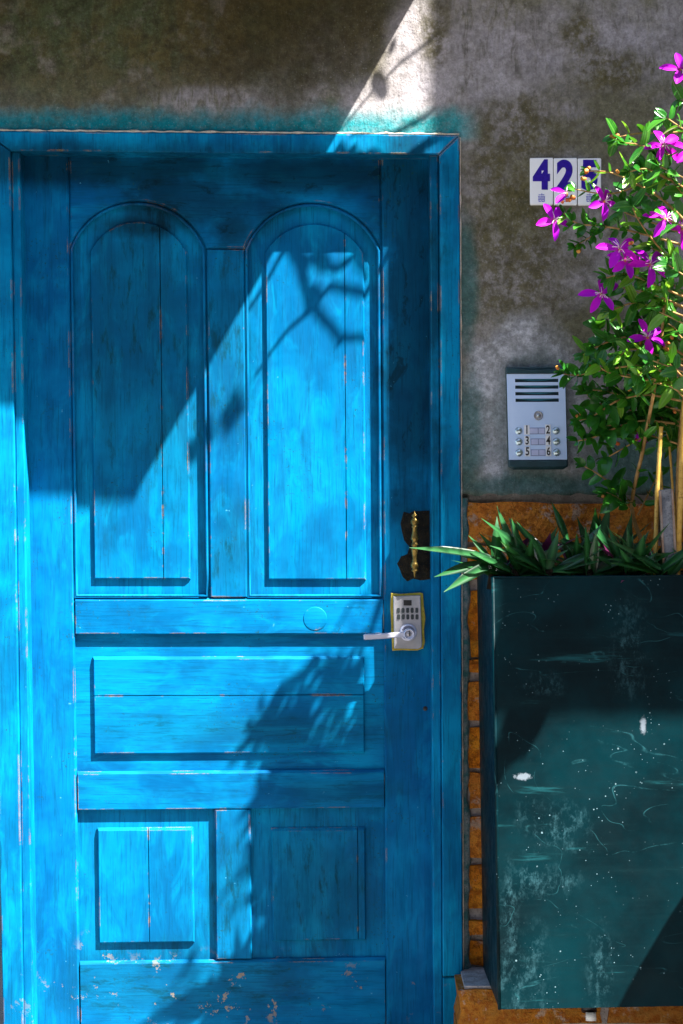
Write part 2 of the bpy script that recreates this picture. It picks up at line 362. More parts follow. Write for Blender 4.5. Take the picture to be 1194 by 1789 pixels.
M['line'] = simple('printed_grey_blue_line', (0.20, 0.25, 0.42), (0.26, 0.30, 0.48), 60, 0.5, 0.3, 0)
M['nameplate'] = simple('clear_name_slot', (0.50, 0.55, 0.78), (0.56, 0.60, 0.82), 60, 0.25, 0.5, 0)
M['lockmetal'] = simple('satin_nickel', (0.33, 0.34, 0.37), (0.45, 0.44, 0.47), 18, 0.36, 0.5, 0.08, 0.0005, 0.45)
M['lever'] = simple('satin_nickel_lever', (0.52, 0.54, 0.66), (0.60, 0.62, 0.74), 18, 0.34, 0.5, 0.05, 0.0005, 0.35)
M['gasket'] = simple('yellowed_foam_edge', (0.36, 0.30, 0.045), (0.50, 0.40, 0.06), 50, 0.8, 0.2, 0.5, 0.002, 0, (0.22, 0.10, 0.015))
M['brass'] = simple('tarnished_brass', (0.16, 0.105, 0.022), (0.30, 0.20, 0.05), 70, 0.36, 0.5, 0.2, 0.001, 0.75, (0.03, 0.02, 0.008))
M['scar'] = simple('blackened_bare_wood', (0.006, 0.008, 0.008), (0.020, 0.018, 0.012), 60, 0.85, 0.15, 0.8, 0.004, 0, (0.10, 0.05, 0.02))
M['soil'] = simple('potting_soil', (0.012, 0.009, 0.006), (0.03, 0.02, 0.012), 60, 1.0, 0.1, 1, 0.01)
M['stake'] = simple('weathered_grey_wood', (0.10, 0.11, 0.13), (0.22, 0.23, 0.25), 40, 0.85, 0.2, 0.6, 0.003, 0, (0.06, 0.065, 0.07))
M['stakeedge'] = simple('raw_batten_edge', (0.24, 0.15, 0.10), (0.30, 0.24, 0.20), 40, 0.85, 0.2, 0.5, 0.002)
M['cane'] = simple('dry_bamboo', (0.42, 0.24, 0.035), (0.60, 0.38, 0.09), 26, 0.5, 0.35, 0.25, 0.001, 0, (0.20, 0.09, 0.02))
M['twig'] = simple('tan_twig', (0.26, 0.14, 0.04), (0.44, 0.26, 0.09), 60, 0.6, 0.3, 0.3, 0.001)
M['bud'] = simple('orange_calyx', (0.50, 0.10, 0.03), (0.55, 0.28, 0.05), 110, 0.5, 0.3, 0.2, 0.001)
M['stamen'] = simple('pale_pink_stamen', (0.80, 0.50, 0.66), (0.86, 0.78, 0.82), 160, 0.5, 0.3, 0)
M['clay'] = simple('brown_glazed_clay', (0.12, 0.05, 0.025), (0.20, 0.09, 0.04), 8, 0.35, 0.5, 0.1, 0.002)
M['roof'] = simple('rusty_sheet_roof', (0.15, 0.11, 0.09), (0.22, 0.16, 0.12), 8, 0.7, 0.3, 0.2, 0.002)
M['oppwall'] = simple('brown_render', (0.16, 0.12, 0.10), (0.22, 0.17, 0.14), 2, 0.9, 0.2, 0.2, 0.01)
M['blockerpaint'] = simple('plain_blocker_enamel', (0.45, 0.42, 0.38), (0.52, 0.49, 0.44), 6, 0.5, 0.3, 0.1, 0.001)
M['whitepipe'] = simple('white_pipe', (0.75, 0.78, 0.78), (0.82, 0.84, 0.84), 50, 0.4, 0.4, 0)
def leaf_mat(name, c1, c2, vein, rough=0.28, trans=0.3, tc=(0.16, 0.36, 0.02)):
    m = NT(name, rough, 0.5); tc_ = m.n('ShaderNodeTexCoord').outputs['Object']
    oi = m.n('ShaderNodeObjectInfo'); n = m.noise(30, 4, 0.6)
    c = m.mix(oi.outputs['Random'], c1, c2); c = m.mix(m.mr(n, 0.5, 0.7, 0, 0.4), c, tuple(q * 1.5 for q in c2))
    x, y, z = m.xyz(tc_)
    rib = m.mr(m.ma('ABSOLUTE', x), 0.0, 0.055, 1, 0); c = m.mix(m.ma('MULTIPLY', rib, 0.6), c, vein)
    m.col(c)
    wv = m.n('ShaderNodeTexWave'); wv.wave_type = 'BANDS'; wv.bands_direction = 'X'; m.put(wv.inputs[0], tc_); wv.inputs['Scale'].default_value = 4.5
    m.bump(m.ma('ADD', m.ma('MULTIPLY', wv.outputs[1], 0.3), rib), 0.25, 0.02)
    tr = m.n('ShaderNodeBsdfTranslucent'); m.put(tr.inputs[0], tc); mx = m.n('ShaderNodeMixShader'); mx.inputs[0].default_value = trans
    m.t.links.new(m.b.outputs[0], mx.inputs[1]); m.t.links.new(tr.outputs[0], mx.inputs[2]); m.t.links.new(mx.outputs[0], m.out.inputs[0])
    return m.m
M['leaf'] = leaf_mat('glossy_green_leaf', (0.012, 0.11, 0.014), (0.055, 0.24, 0.018), (0.12, 0.30, 0.05), 0.26, 0.22, (0.10, 0.34, 0.015))
M['leafnew'] = leaf_mat('young_yellow_green_leaf', (0.08, 0.28, 0.012), (0.16, 0.36, 0.02), (0.25, 0.40, 0.08), 0.3, 0.35, (0.25, 0.5, 0.03))
M['strap'] = leaf_mat('dark_strap_leaf', (0.002, 0.021, 0.008), (0.006, 0.046, 0.011), (0.03, 0.14, 0.04), 0.28, 0.12, (0.06, 0.25, 0.02))
M['strappurple'] = leaf_mat('purple_strap_leaf', (0.028, 0.004, 0.020), (0.06, 0.008, 0.036), (0.12, 0.03, 0.08), 0.3, 0.12, (0.3, 0.02, 0.15))
def petal_mat():
    m = NT('magenta_petal', 0.55, 0.15); tc_ = m.n('ShaderNodeTexCoord').outputs['Object']; x, y, z = m.xyz(tc_)
    oi = m.n('ShaderNodeObjectInfo')
    c = m.mix(oi.outputs['Random'], (0.40, 0.006, 0.66), (0.70, 0.006, 0.62))
    c = m.mix(m.mr(y, 0.30, 0.0), c, (0.80, 0.05, 0.55)); m.col(c)
    tr = m.n('ShaderNodeBsdfTranslucent'); m.put(tr.inputs[0], (0.65, 0.006, 0.62)); mx = m.n('ShaderNodeMixShader'); mx.inputs[0].default_value = 0.35
    m.t.links.new(m.b.outputs[0], mx.inputs[1]); m.t.links.new(tr.outputs[0], mx.inputs[2]); m.t.links.new(mx.outputs[0], m.out.inputs[0]); return m.m
M['petal'] = petal_mat()
def planter_mat():
    m = NT('dark_teal_painted_steel', 0.6, 0.08)
    x, y, z = m.xyz(); n1 = m.noise(4, 5, 0.6); n2 = m.noise(18, 6, 0.7, off=3)
    br = m.noise(30, 5, 0.65, m.vec(m.pos, (0.10, 1, 1)))
    c = m.mix(m.mr(n1, 0.35, 0.7), (0.000, 0.007, 0.010), (0.000, 0.021, 0.028))
    c = m.mix(m.mr(br, 0.48, 0.68, 0, 0.5), c, (0.002, 0.016, 0.020))
    c = m.mix(m.mr(br, 0.62, 0.72, 0, 0.5), c, (0.012, 0.10, 0.115))
    sp = m.mr(m.ma('ADD', m.vor(110), m.ma('MULTIPLY', m.noise(90, 2, 0.5, off=12), 0.22)), 0.19, 0.25, 1, 0); sp = m.ma('MULTIPLY', sp, m.mr(m.noise(24, 3, 0.6, off=4), 0.52, 0.66))
    sp2 = m.ma('MULTIPLY', m.mr(m.ma('ADD', m.vor(34), m.ma('MULTIPLY', m.noise(60, 3, 0.6, off=14), 0.16)), 0.115, 0.155, 1, 0), m.mr(m.noise(7, 3, 0.6, off=7), 0.48, 0.55))
    E = lambda a, b, rx, ry: m.ell(CX + (a - CX) * 0.916, CY + (b - CY) * 0.916, rx, ry, 0.95, n2, 1.6)
    scuff = m.mx(E(905, 1690, 40, 60), E(975, 1445, 40, 30), E(935, 1540, 60, 20), E(1100, 1140, 22, 55), E(950, 1195, 22, 14), E(890, 1590, 14, 60), E(1050, 1700, 16, 60))
    scuff = m.ma('MULTIPLY', scuff, m.mr(m.noise(60, 6, 0.8, m.vec(m.pos, (1, 1, 0.6)), off=2), 0.46, 0.72))
    c = m.mix(m.ma('MULTIPLY', scuff, 0.5), c, (0.06, 0.17, 0.20))
    chalk = m.mx(m.ell(CX + (915 - CX) * 0.916, CY + (1357 - CY) * 0.916, 12, 5, 0.3, m.noise(90, 5, 0.7), 1.2), m.ell(CX + (1125 - CX) * 0.916, CY + (1268 - CY) * 0.916, 4, 12, 0.5, m.noise(90, 5, 0.7), 1.2))
    c = m.mix(m.mx(sp, sp2), c, (0.15, 0.25, 0.28)); c = m.mix(m.ma('MULTIPLY', chalk, 0.7), c, (0.24, 0.29, 0.34))
    sw = m.ma('MULTIPLY', m.mr(m.ma('ABSOLUTE', m.ma('SUBTRACT', m.noise(5, 2, 0.5, m.vec(m.pos, (0.5, 1, 1.2)), dist=1.6, off=8), 0.5)), 0.0, 0.006, 1, 0), m.mr(n2, 0.45, 0.65))
    c = m.mix(m.ma('MULTIPLY', sw, 0.45), c, (0.03, 0.14, 0.16))
    m.col(c); m.bump(m.ma('ADD', br, n2), 0.15, 0.002); m.rough(m.mr(n2, 0.3, 0.7, 0.36, 0.6)); return m.m
M['planter'] = planter_mat()

# ================================================================== SETTING
g = MB(); g.add([(-40, -60, 0), (40, -60, 0), (40, 6, 0), (-40, 6, 0)], [(0, 1, 2, 3)])
tag(g.build('ground', M['ground']), 'pale grey street paving in front of the house', 'ground', kind='structure')

# ------------------------------------------------------------------ the rendered wall
wall = empty('house_wall', (0, 0, 0), 'weathered grey and olive cement wall around the blue door, brick showing low down', 'wall')
def frange(stops):
    out = []
    for a, b, st in stops:
        k = max(1, int(round((b - a) / st))); out += [lerp(a, b, i / k) for i in range(k)]
    return out + [stops[-1][1]]
pm = MB()
def relief(x, y):
    v = noise.noise((x * 0.006, y * 0.006, 1.0)) * 2.2 + noise.noise((x * 0.02, y * 0.02, 4.0)) * 0.9
    return -(v * 0.001)
def patch(xs, ys, ragged=False):
    v = []; nx = len(xs)
    for j, y in enumerate(ys):
        for x in xs:
            yy = y
            if ragged and j == len(ys) - 1: yy += 5 * noise.noise((x * 0.045, 3, 0)) + 3 * noise.noise((x * 0.16, 7, 0))
            p = P(x, yy); v.append((p.x, relief(x, y), p.z))
    f = [(j * nx + i, j * nx + i + 1, (j + 1) * nx + i + 1, (j + 1) * nx + i) for j in range(len(ys) - 1) for i in range(nx - 1)]
    if ragged:
        n0 = len(v); last = v[-nx:]
        v += [(a, b + 0.030, c + 0.003) for a, b, c in last]
        b0 = (len(ys) - 1) * nx
        f += [(b0 + i, b0 + i + 1, n0 + i + 1, n0 + i) for i in range(nx - 1)]
    pm.add(v, f)
XL, XR, YT = -900, 2500, -3200
xa = frange([(XL, -10, 60), (-10, 798, 12), (798, 1230, 8), (1230, XR, 80)])
patch(xa, frange([(YT, -30, 80), (-30, 236, 9)]))
i0 = [i for i, x in enumerate(xa) if abs(x - 798) < 1e-6][0]; i1 = [i for i, x in enumerate(xa) if abs(x + 10) < 1e-6][0]
patch(xa[i0:], frange([(236, 864, 9)]), ragged=True)
patch(xa[:i1 + 1], frange([(236, 1910, 30)]))
patch(frange([(1560, XR, 60)]), frange([(864, 1910, 40)]))
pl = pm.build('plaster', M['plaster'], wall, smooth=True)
# masonry core behind: mortar bed that carries the exposed bricks
core = MB(); a = P(XL, 0).x; b = P(XR, 0).x
core.box(P(800, 0).x, P(1580, 0).x, 0.029, 0.30, -0.02, P(0, 862).z + 0.04)
core.build('mortar_bed', M['mortar'], wall)
core = MB(); core.box(P(800, 0).x, b, 0.05, 0.30, P(0, 862).z + 0.041, P(0, YT).z)
core.box(a, P(800, 0).x, 0.12, 0.30, P(0, 250).z, P(0, YT).z); core.box(a, P(-25, 0).x, 0.05, 0.30, -0.02, P(0, 250).z - 0.001)
core.box(P(1580, 0).x + 0.001, b, 0.05, 0.30, -0.02, P(0, 862).z + 0.04)
core.build('masonry_core', M['concrete'], wall)
# exposed bricks, each one laid singly; joints read from the strip beside the frame
def brick(parent, x0, x1, z0, z1, y0, y1, mat, sd, rough=0.004):
    """a worn brick: chamfered block with a wandering face (y0 = front)"""
    rnd = random.Random(sd); nx = max(3, int((x1 - x0) / 0.035)); nz = 3
    v = []; f = []
    for j in range(nz + 1):
        for i in range(nx + 1):
            e = (i in (0, nx)) or (j in (0, nz)); c = (i in (0, nx)) and (j in (0, nz))
            v.append((lerp(x0, x1, i / nx) + rnd.uniform(-1, 1) * rough * 0.6, y0 + (0.007 if c else 0.003 if e else 0) + rnd.uniform(-1, 1) * rough * 0.5, lerp(z0, z1, j / nz) + rnd.uniform(-1, 1) * rough * 0.45))
    w_ = nx + 1
    for j in range(nz):
        for i in range(nx): f.append((j * w_ + i, j * w_ + i + 1, (j + 1) * w_ + i + 1, (j + 1) * w_ + i))
    rim = [i for i in range(w_)] + [j * w_ + nx for j in range(1, nz + 1)] + [nz * w_ + i for i in range(nx - 1, -1, -1)] + [j * w_ for j in range(nz - 1, 0, -1)]
    n0 = len(v); v += [(v[i][0], y1, v[i][2]) for i in rim]; n = len(rim)
    f += [(rim[k], rim[(k + 1) % n], n0 + (k + 1) % n, n0 + k) for k in range(n)]; f.append(tuple(range(n0, n0 + n)))
    return mk('brick', v, f, mat, parent)
rows = [(878, 948), (955, 1012), (1032, 1148), (1153, 1176), (1192, 1262), (1274, 1342), (1353, 1414), (1430, 1500), (1516, 1592), (1612, 1636), (1648, 1690)]
sd = 0
for r, (ya, yb) in enumerate(rows):
    z1, z0 = P(0, ya).z, P(0, yb).z; x = P(814, 0).x
    L = 0.42 if r == 0 else (0.22 if r % 2 else 0.12); k = 0
    while x < P(1540, 0).x:
        sd += 1; x1 = x + L * random.uniform(0.97, 1.03)
        tilt = random.uniform(-0.004, 0.006)
        brick(wall, x + (random.uniform(0, 0.010) if k == 0 else 0), x1, z0, z1, 0.010 + tilt, 0.045, M['brick'], sd, 0.006)
        x = x1 + 0.014; L = 0.42 if r == 0 else 0.22; k += 1
# smear of paint-stained mortar running down beside the frame
v = []; f = []; N = 70
for i in range(N + 1):
    y = lerp(870, 1716, i / N); l, r_ = warp(808, y)[0], warp(808, y)[0] + 13 + 6 * noise.noise((i * 0.31, 2, 0)) + 6 * noise.noise((i * 0.11, 9, 0))
    for x, yy in ((l, 0.004), (lerp(l, r_, 0.6), 0.006 + 0.003 * noise.noise((i * 0.5, 0, 0))), (r_, 0.022)):
        p = P(x, y); v.append((p.x, yy, p.z))
f = [(i * 3 + k, i * 3 + k + 1, i * 3 + k + 4, i * 3 + k + 3) for i in range(N) for k in range(2)]
mk('mortar_smear', v, f, M['tealmortar'], wall, True)

# ------------------------------------------------------------------ brick plinth under the planter
plinth = empty('brick_plinth', P(1000, 1900, 0.05), 'low mossy orange brick plinth under the planter', 'plinth')
dp = 0.16; zt = P(0, 1722, dp).z; xl = P(803, 0, dp).x
mb = MB(); mb.box(xl + 0.012, 1.0, -dp + 0.012, 0.033, 0, zt - 0.004)
mb.build('mortar_bed', M['mortar'], plinth)
for r in range(3):
    z1 = zt - 0.012 - r * 0.082; z0 = z1 - 0.070; x = xl; first = True; L = (0.30, 0.17, 0.24)[r]
    while x < 0.98:
        sd += 1; brick(plinth, x, min(x + L, 1.0), max(z0, 0.002), z1, -dp - random.uniform(0, 0.006), 0.0, M['plinthbrick'], sd, 0.007); x += L + 0.012; L = 0.24

# ------------------------------------------------------------------ off-frame masonry that shades the door, with added shadow casters
canopy = empty('door_canopy', P(300, -200, 0), 'flat rust brown sheet canopy over the blue door', 'canopy')
zc = P(0, -205).z; xe = P(840, 0).x
mb = MB(); mb.box(P(-1500, 0).x, xe, -0.445, 0.02, zc, zc + 0.03); mb.build('slab', M['roof'], canopy)
mb = MB(); mb.box(P(-1500, 0).x, xe + 0.004, -0.452, -0.446, zc - 0.004, zc + 0.06); mb.build('fascia', M['roof'], canopy)
pier = empty('side_wall', P(2050, 1900, 0), 'tall grey concrete side wall standing out from the facade', 'wall')
mb = MB(); mb.box(P(1930, 0).x, P(1930, 0).x + 0.25, -1.0, 0.04, 0, 6.2); mb.build('shaft', M['concrete'], pier)
mb = MB(); mb.box(P(1930, 0).x + 0.01, P(1930, 0).x + 0.28, -1.03, 0.035, 6.2, 6.28); mb.build('coping', M['concrete'], pier)
sg = empty('added_shade_box', P(1830, 300, 0.95), 'added blank sign box fixed to the side wall', 'blocker')  # added unseen box, placed and sized to shade the planter top
mb = MB(); mb.box(P(1605, 0).x, P(1930, 0).x - 0.02, -1.0, -0.90, 2.514, 2.82); mb.build('box', M['blockerpaint'], sg)
for zz in (2.55, 2.74):
    mb = MB(); mb.box(P(1930, 0).x - 0.022, P(1930, 0).x + 0.01, -0.97, -0.93, zz, zz + 0.03); mb.build('bracket', M['black'], sg)
jar = empty('added_shadow_jar', (1.235, -0.62, 0), 'added off-frame brown clay jar beside the planter', 'jar')  # added out of view for the curved shadow of its shoulder
mb = MB(); prof = [(0.14, 0), (0.16, 0.05), (0.20, 0.30), (0.26, 0.55), (0.295, 0.72), (0.30, 0.82), (0.29, 0.92), (0.255, 1.02), (0.20, 1.09), (0.14, 1.13), (0.10, 1.145), (0.10, 1.16), (0.115, 1.17), (0.09, 1.17)]
mb.lathe(prof, (1.235, -0.62, 0), (0, 0, 1), 40); mb.build('body', M['clay'], jar, True)

opp = empty('added_opposite_house', (0, -9.5, 0), 'added brown two-storey house across the street, blocking sky light', 'house')  # added behind the camera to block sky light and deepen the shade
mb = MB(); mb.box(-14, 14, -15, -9.5, 0, 6.5); mb.build('wall', M['oppwall'], opp)
mb = MB(); mb.box(-14.3, 14.3, -15.3, -9.1, 6.5, 6.75); mb.build('roof', M['roof'], opp)
for fz in (0.9, 3.9):
    for q in range(-4, 5):
        mb = MB(); mb.box(q * 3 - 0.6, q * 3 + 0.6, -9.53, -9.47, fz, fz + 1.5); mb.build('window', M['black'], opp)
# ================================================================== DOOR FRAME
fr = empty('door_frame', P(400, 1900, 0), 'bright blue wooden door frame set in the cement wall', 'door frame')
DC = 0.013
prism('casing', [(-16, 236), (29 - 0.6, 266), (29, 1905), (-6, 1905)], DC, 0.055, 0.0022, M['frame'], fr, seed=1)
prism('casing', [(-16, 232), (805.5, 232), (771, 266), (29.5, 266)], DC, 0.055, 0.0022, M['frame'], fr, seed=2)
prism('casing', [(806, 233), (806, 1712), (771, 1712), (771, 267)], DC, 0.055, 0.0022, M['frame'], fr, seed=3)
prism('casing', [(800, 1714), (800, 1905), (771, 1905), (771, 1714)], DC - 0.006, 0.04, 0.002, M['frame'], fr, seed=4)
# inner rebate boards and reveals (jambs run back to the door plane)
prism('jamb', [(30, 267), (45, 267), (47, 1905), (30, 1905)], 0.0, 0.13, 0.0025, M['frame'], fr, seed=5)
prism('jamb', [(754, 267), (770, 267), (770, 1905), (754, 1905)], 0.0, 0.13, 0.0025, M['frame'], fr, seed=6)
prism('head', [(30, 258), (770, 258), (770, 266.5), (30, 266.5)], 0.004, 0.13, 0.0015, M['frame'], fr, seed=7)
# ragged filler line between frame and render
def bead(pts, name, mat, r0=0.0022):
    mb = MB(); ps = []; rs = []
    for i, p in enumerate(pts):
        ps.append(p + Vector((0, 0.002 * noise.noise((i * 0.7, 1, 0)), 0.0018 * noise.noise((i * 0.45, 5, 2)))))
        rs.append(max(0.0004, r0 * (0.85 + 1.2 * noise.noise((i * 0.37, 0, 5)))))
    mb.tube(ps, rs, 6); mb.build(name, mat, fr, True)
bead([W(x, 230.5, 0.008) for x in frange([(-12, 806, 7)])], 'filler_line', M['caulk'], 0.0026)
bead([W(807.5, y, 0.004) for y in frange([(236, 1700, 9)])], 'filler_line', M['caulk'], 0.0018)
# worn sill below the broken end of the casing
st = empty('doorstep', P(400, 1900, 0.1), 'worn concrete doorstep under the blue door', 'step')
mb = MB(); mb.box(P(-60, 0).x, P(800, 0).x - 0.004, -0.16, 0.2, 0.0, 0.045); mb.build('tread', M['concrete'], st)

# ================================================================== DOOR
door = empty('door', P(400, 1880, -0.062), 'old blue wooden panelled door with two arched panels and worn paint', 'door')
DD = -0.062; TH = 0.042; BV = 0.0016
ARO_L, ARO_R = (128, 362), (433, 668)
def A(x0, x1, ys, ya): return arch(x0, x1, ys, ya)
YS = 432
prism('stile', rect(40, 129, 262, 1905), DD, TH, [BV, 0.004, BV, BV], M['stile'], door, seed=11)
prism('stile', rect(670.6, 770, 262, 1905), DD, TH, [BV, BV, BV, 0.003], M['stile'], door, seed=12)
la = arch(130, 366, 434, 352); ra = arch(433, 669, 434, 352)
# top rail: straight head, two arched soffits
top = [(129.8, 262), (670, 262), (670, 434)] + ra[::-1] + la[::-1]
top = [(129.8, 262), (670, 262), (670, 434)] + [p for p in ra[::-1] if p[0] < 668.9] + [p for p in la[::-1] if p[0] > 130.1] + [(129.8, 434)]
prism('rail', top, DD, TH, 0.0042, M['rail'], door, seed=13, jit=0.0004, step=0.06)
prism('mullion', rect(367, 432, 435.5, 1043), DD, TH, [0.001, 0.003, 0.001, 0.003], M['stile'], door, seed=14)
prism('rail', rect(129.8, 670, 1044.5, 1108), DD, TH, [0.006, BV, 0.002, BV], M['rail'], door, seed=15)
prism('rail', rect(129.8, 670, 1347, 1414), DD, TH, [0.006, BV, 0.002, BV], M['rail'], door, seed=16)
prism('mullion', rect(371, 434, 1415, 1676), DD, TH, [0.001, 0.003, 0.001, 0.003], M['stile'], door, seed=17)
prism('rail', rect(129.8, 670, 1677.5, 1880), DD, TH, [0.006, BV, BV, BV], M['rail'], door, seed=18)
# panels: a sunk ground board with a raised field, each made of the boards the seams show
DG, DF = DD - 0.0120, DD - 0.0045
def panel(outer, field, seam=None, axis='x', mat='board', label=None):
    p = prism('panel', outer, DG, 0.02, 0.0003, M[mat], door, seed=outer[0][0], jit=0)
    if label: p['label'] = label
    parts = [field] if seam is None else [clip(field, **{axis: seam - 0.55, 'keep': -1}), clip(field, **{axis: seam + 0.55, 'keep': 1})]
    for q in parts:
        bs = []
        for i in range(len(q)):
            a, b = q[i], q[(i + 1) % len(q)]
            k = 0 if axis == 'x' else 1
            onseam = seam is not None and abs(a[k] - seam) < 1.0 and abs(b[k] - seam) < 1.0
            topedge = a[1] == b[1] and a[1] < 1500 and a[1] != 1012 and a[1] != 1013 and a[1] == min(p[1] for p in q)
            bs.append(0.0003 if onseam else 0.0065 if topedge else 0.0032)
        prism('board', q, DF, 0.0085, bs, M[mat], p, bevh=0.0045, seed=q[0][0], jit=0.0005)
def archfield(x0, x1, ys, ya, yb):
    return arch(x0, x1, ys, ya) + [(x1, yb), (x0, yb)]
panel(rect(124, 372, 330, 1050), archfield(164, 333, 440, 387, 1012), 286, 'x', 'board', 'arched door panel stained dark with mildew')
panel(rect(428, 674, 330, 1050), archfield(468, 640, 440, 389, 1013), 606, 'x', 'board')
panel(rect(124, 676, 1100, 1355), rect(160, 636, 1147, 1317), 1215, 'y', 'boardh')
panel(rect(124, 376, 1408, 1685), rect(164, 333, 1445, 1646), 254, 'x', 'board')
panel(rect(430, 676, 1408, 1685), rect(470, 636, 1448, 1646), 622, 'x', 'board')
def moulding(pts):
    # thin planted bead that runs round the sunk panel
    ps = [W(x, y, DD - 0.0035) for x, y in pts]; ps2 = []
    for i in range(len(ps)):
        a, b = ps[i], ps[(i + 1) % len(ps)]; k = max(1, int((b - a).length / 0.05))
        ps2 += [a.lerp(b, j / k) for j in range(k)]
    n = len(ps2); v = []; f = []; q = 6
    for i, p in enumerate(ps2):
        t = (ps2[(i + 1) % n] - ps2[i - 1]).normalized(); a = t.cross(Vector((0, 1, 0))).normalized()
        for k in range(q):
            th = 2 * math.pi * k / q; v.append(p + a * 0.0034 * math.cos(th) + Vector((0, 1, 0)) * 0.0046 * math.sin(th))
    f = [(i * q + k, i * q + (k + 1) % q, ((i + 1) % n) * q + (k + 1) % q, ((i + 1) % n) * q + k) for i in range(n) for k in range(q)]
    mk('moulding', v, f, M['stile'], door, True)
for (a, b) in ((133, 362), (436, 665)): moulding(arch(a, b, 436, 357) + [(b, 1041), (a, 1041)])
# plugged old keyhole and a small drilled hole
def disc(name, x, y, d, r, th, mat, parent, wp=False, n=28, prof=None):
    c = P(x, y, d); mb = MB()
    pr = prof or [(r, 0), (r, th * 0.7), (r * 0.93, th), (0.0, th)]
    mb.lathe(pr, c, (0, -1, 0), n); return mb.build(name, mat, parent, True)
disc('plug', 551, 1081, DD - 0.0005, 0.0265, 0.0014, M['rail'], door)
disc('screw_hole', 743.5, 1238, DD, 0.0052, 0.0006, M['black'], door, n=14)
# --- brass pull with the scarred wood behind it
scar = [(706, 894), (716, 897), (722, 893), (752, 892), (753, 1012), (735, 1014), (722, 1011), (712, 1016), (704, 1008), (699, 995), (694, 985), (701, 972), (712, 968), (716, 955), (707, 945), (703, 930), (700, 915)]
pull = prism('pull_handle', scar, DD + 0.0008, 0.004, 0.0004, M['scar'], door, wp=False, jit=0.001, step=0.006)
pull['label'] = 'blackened patch of bare wood behind the brass pull'
def zz(y, d): return P(0, y, d).z
dh = DD + 0.036; px = P(725, 0, dh).x
mb = MB()
prof = [(893, 1), (897, 1.5), (899, 4), (901, 6), (903, 4), (905, 3.5), (907, 6), (911, 7.4), (915, 6), (918, 4), (919, 5.5), (921, 5.5), (923, 4), (932, 5), (939, 6.6), (942, 7.2), (944, 5), (948, 4.4), (950, 6.2), (953, 6.2), (955, 4.4), (958, 6.6), (962, 6.0), (970, 4.6), (977, 3.8), (979, 5), (981, 4.4), (984, 6.2), (988, 7.4), (992, 6.0), (994, 4), (996, 6), (998, 5.8), (1000, 3), (1006, 1.6), (1009, 0.6)]
k = S * (D - dh) / D
mb.lathe([(r * k, ZC + (CY - y) * k) for y, r in prof], (px, -dh, 0), (0, 0, 1), 20); mb.build('grip', M['brass'], pull, True)
for y in (911, 988):
    mb = MB(); c = P(725, y, dh); e = Vector((c.x, -DD - 0.001, c.z)); mb.tube([c, lerp(c, e, 0.6), lerp(c, e, 0.85), e], [0.0042, 0.0042, 0.006, 0.009], 12); mb.build('mount', M['brass'], pull, True)
# --- keypad lever lock
gas = [(683.5, 1036), (700, 1038), (712, 1037), (735, 1035.5), (739.5, 1037), (741, 1060), (744, 1080), (741.5, 1100), (743, 1122), (740, 1133), (730, 1136.5), (705, 1136), (686, 1137), (684, 1100), (682.5, 1060)]
lock = prism('keypad_lock', gas, DD + 0.010, 0.0115, 0.001, M['gasket'], door, wp=False, jit=0.0008, step=0.01)
lock['label'] = 'keypad lever lock with a yellowed foam edge'
prism('lock_plate', [(687.5, 1042), (735, 1040), (738, 1126), (737, 1131), (731, 1134), (689, 1133)], DD + 0.018, 0.009, 0.0014, M['lockmetal'], lock, wp=False, jit=0)
prism('display', rect(705.5, 719.5, 1048.5, 1058), DD + 0.0188, 0.002, 0.0004, M['black'], lock, wp=False, jit=0)
for r in range(2):
    for q in range(5):
        x = 696.5 + q * 8.0 + r * 0.4; y = 1066.5 + r * 11.5
        prism('key', [(x - 2.6, y - 3), (x - 1.6, y - 4.4), (x + 1.6, y - 4.4), (x + 2.6, y - 3), (x + 2.6, y + 3), (x + 1.6, y + 4.4), (x - 1.6, y + 4.4), (x - 2.6, y + 3)], DD + 0.0196, 0.002, 0.0006, M['key'], lock, wp=False, jit=0)
hx, hy = 714.5, 1107
kk = S * 1.01
disc('hub', hx - 1, hy - 2, DD + 0.0178, 0, 0, M['lever'], lock, n=32, prof=[(15 * kk, 0), (15 * kk, 0.004), (13 * kk, 0.0065), (11.6 * kk, 0.006), (11.4 * kk, 0.0035), (0, 0.0035)])
disc('hub', hx, hy, DD + 0.020, 0, 0, M['lever'], lock, n=32, prof=[(9.6 * kk, 0), (9.6 * kk, 0.034), (8.6 * kk, 0.036), (7.4 * kk, 0.036), (7.2 * kk, 0.0335), (0, 0.0335)])
disc('key_cylinder', hx + 0.4, hy + 0.6, DD + 0.0532, 0.0055, 0.0016, M['lockmetal'], lock, n=20)
prism('keyhole', rect(hx + 0.2, hx + 1.9, hy - 3.6, hy + 4.4), DD + 0.0560, 0.0015, 0.0002, M['black'], lock, wp=False, jit=0)
lev = [(635.5, 1109.5), (638, 1108.2), (660, 1107.6), (690, 1105.6), (706, 1103.4), (710, 1103.5), (710, 1112), (705, 1113.6), (690, 1114.6), (662, 1116.8), (640, 1118), (636, 1117)]
prism('lever', lev, DD + 0.052, 0.012, 0.0022, M['lever'], lock, wp=False, jit=0, smooth=False)

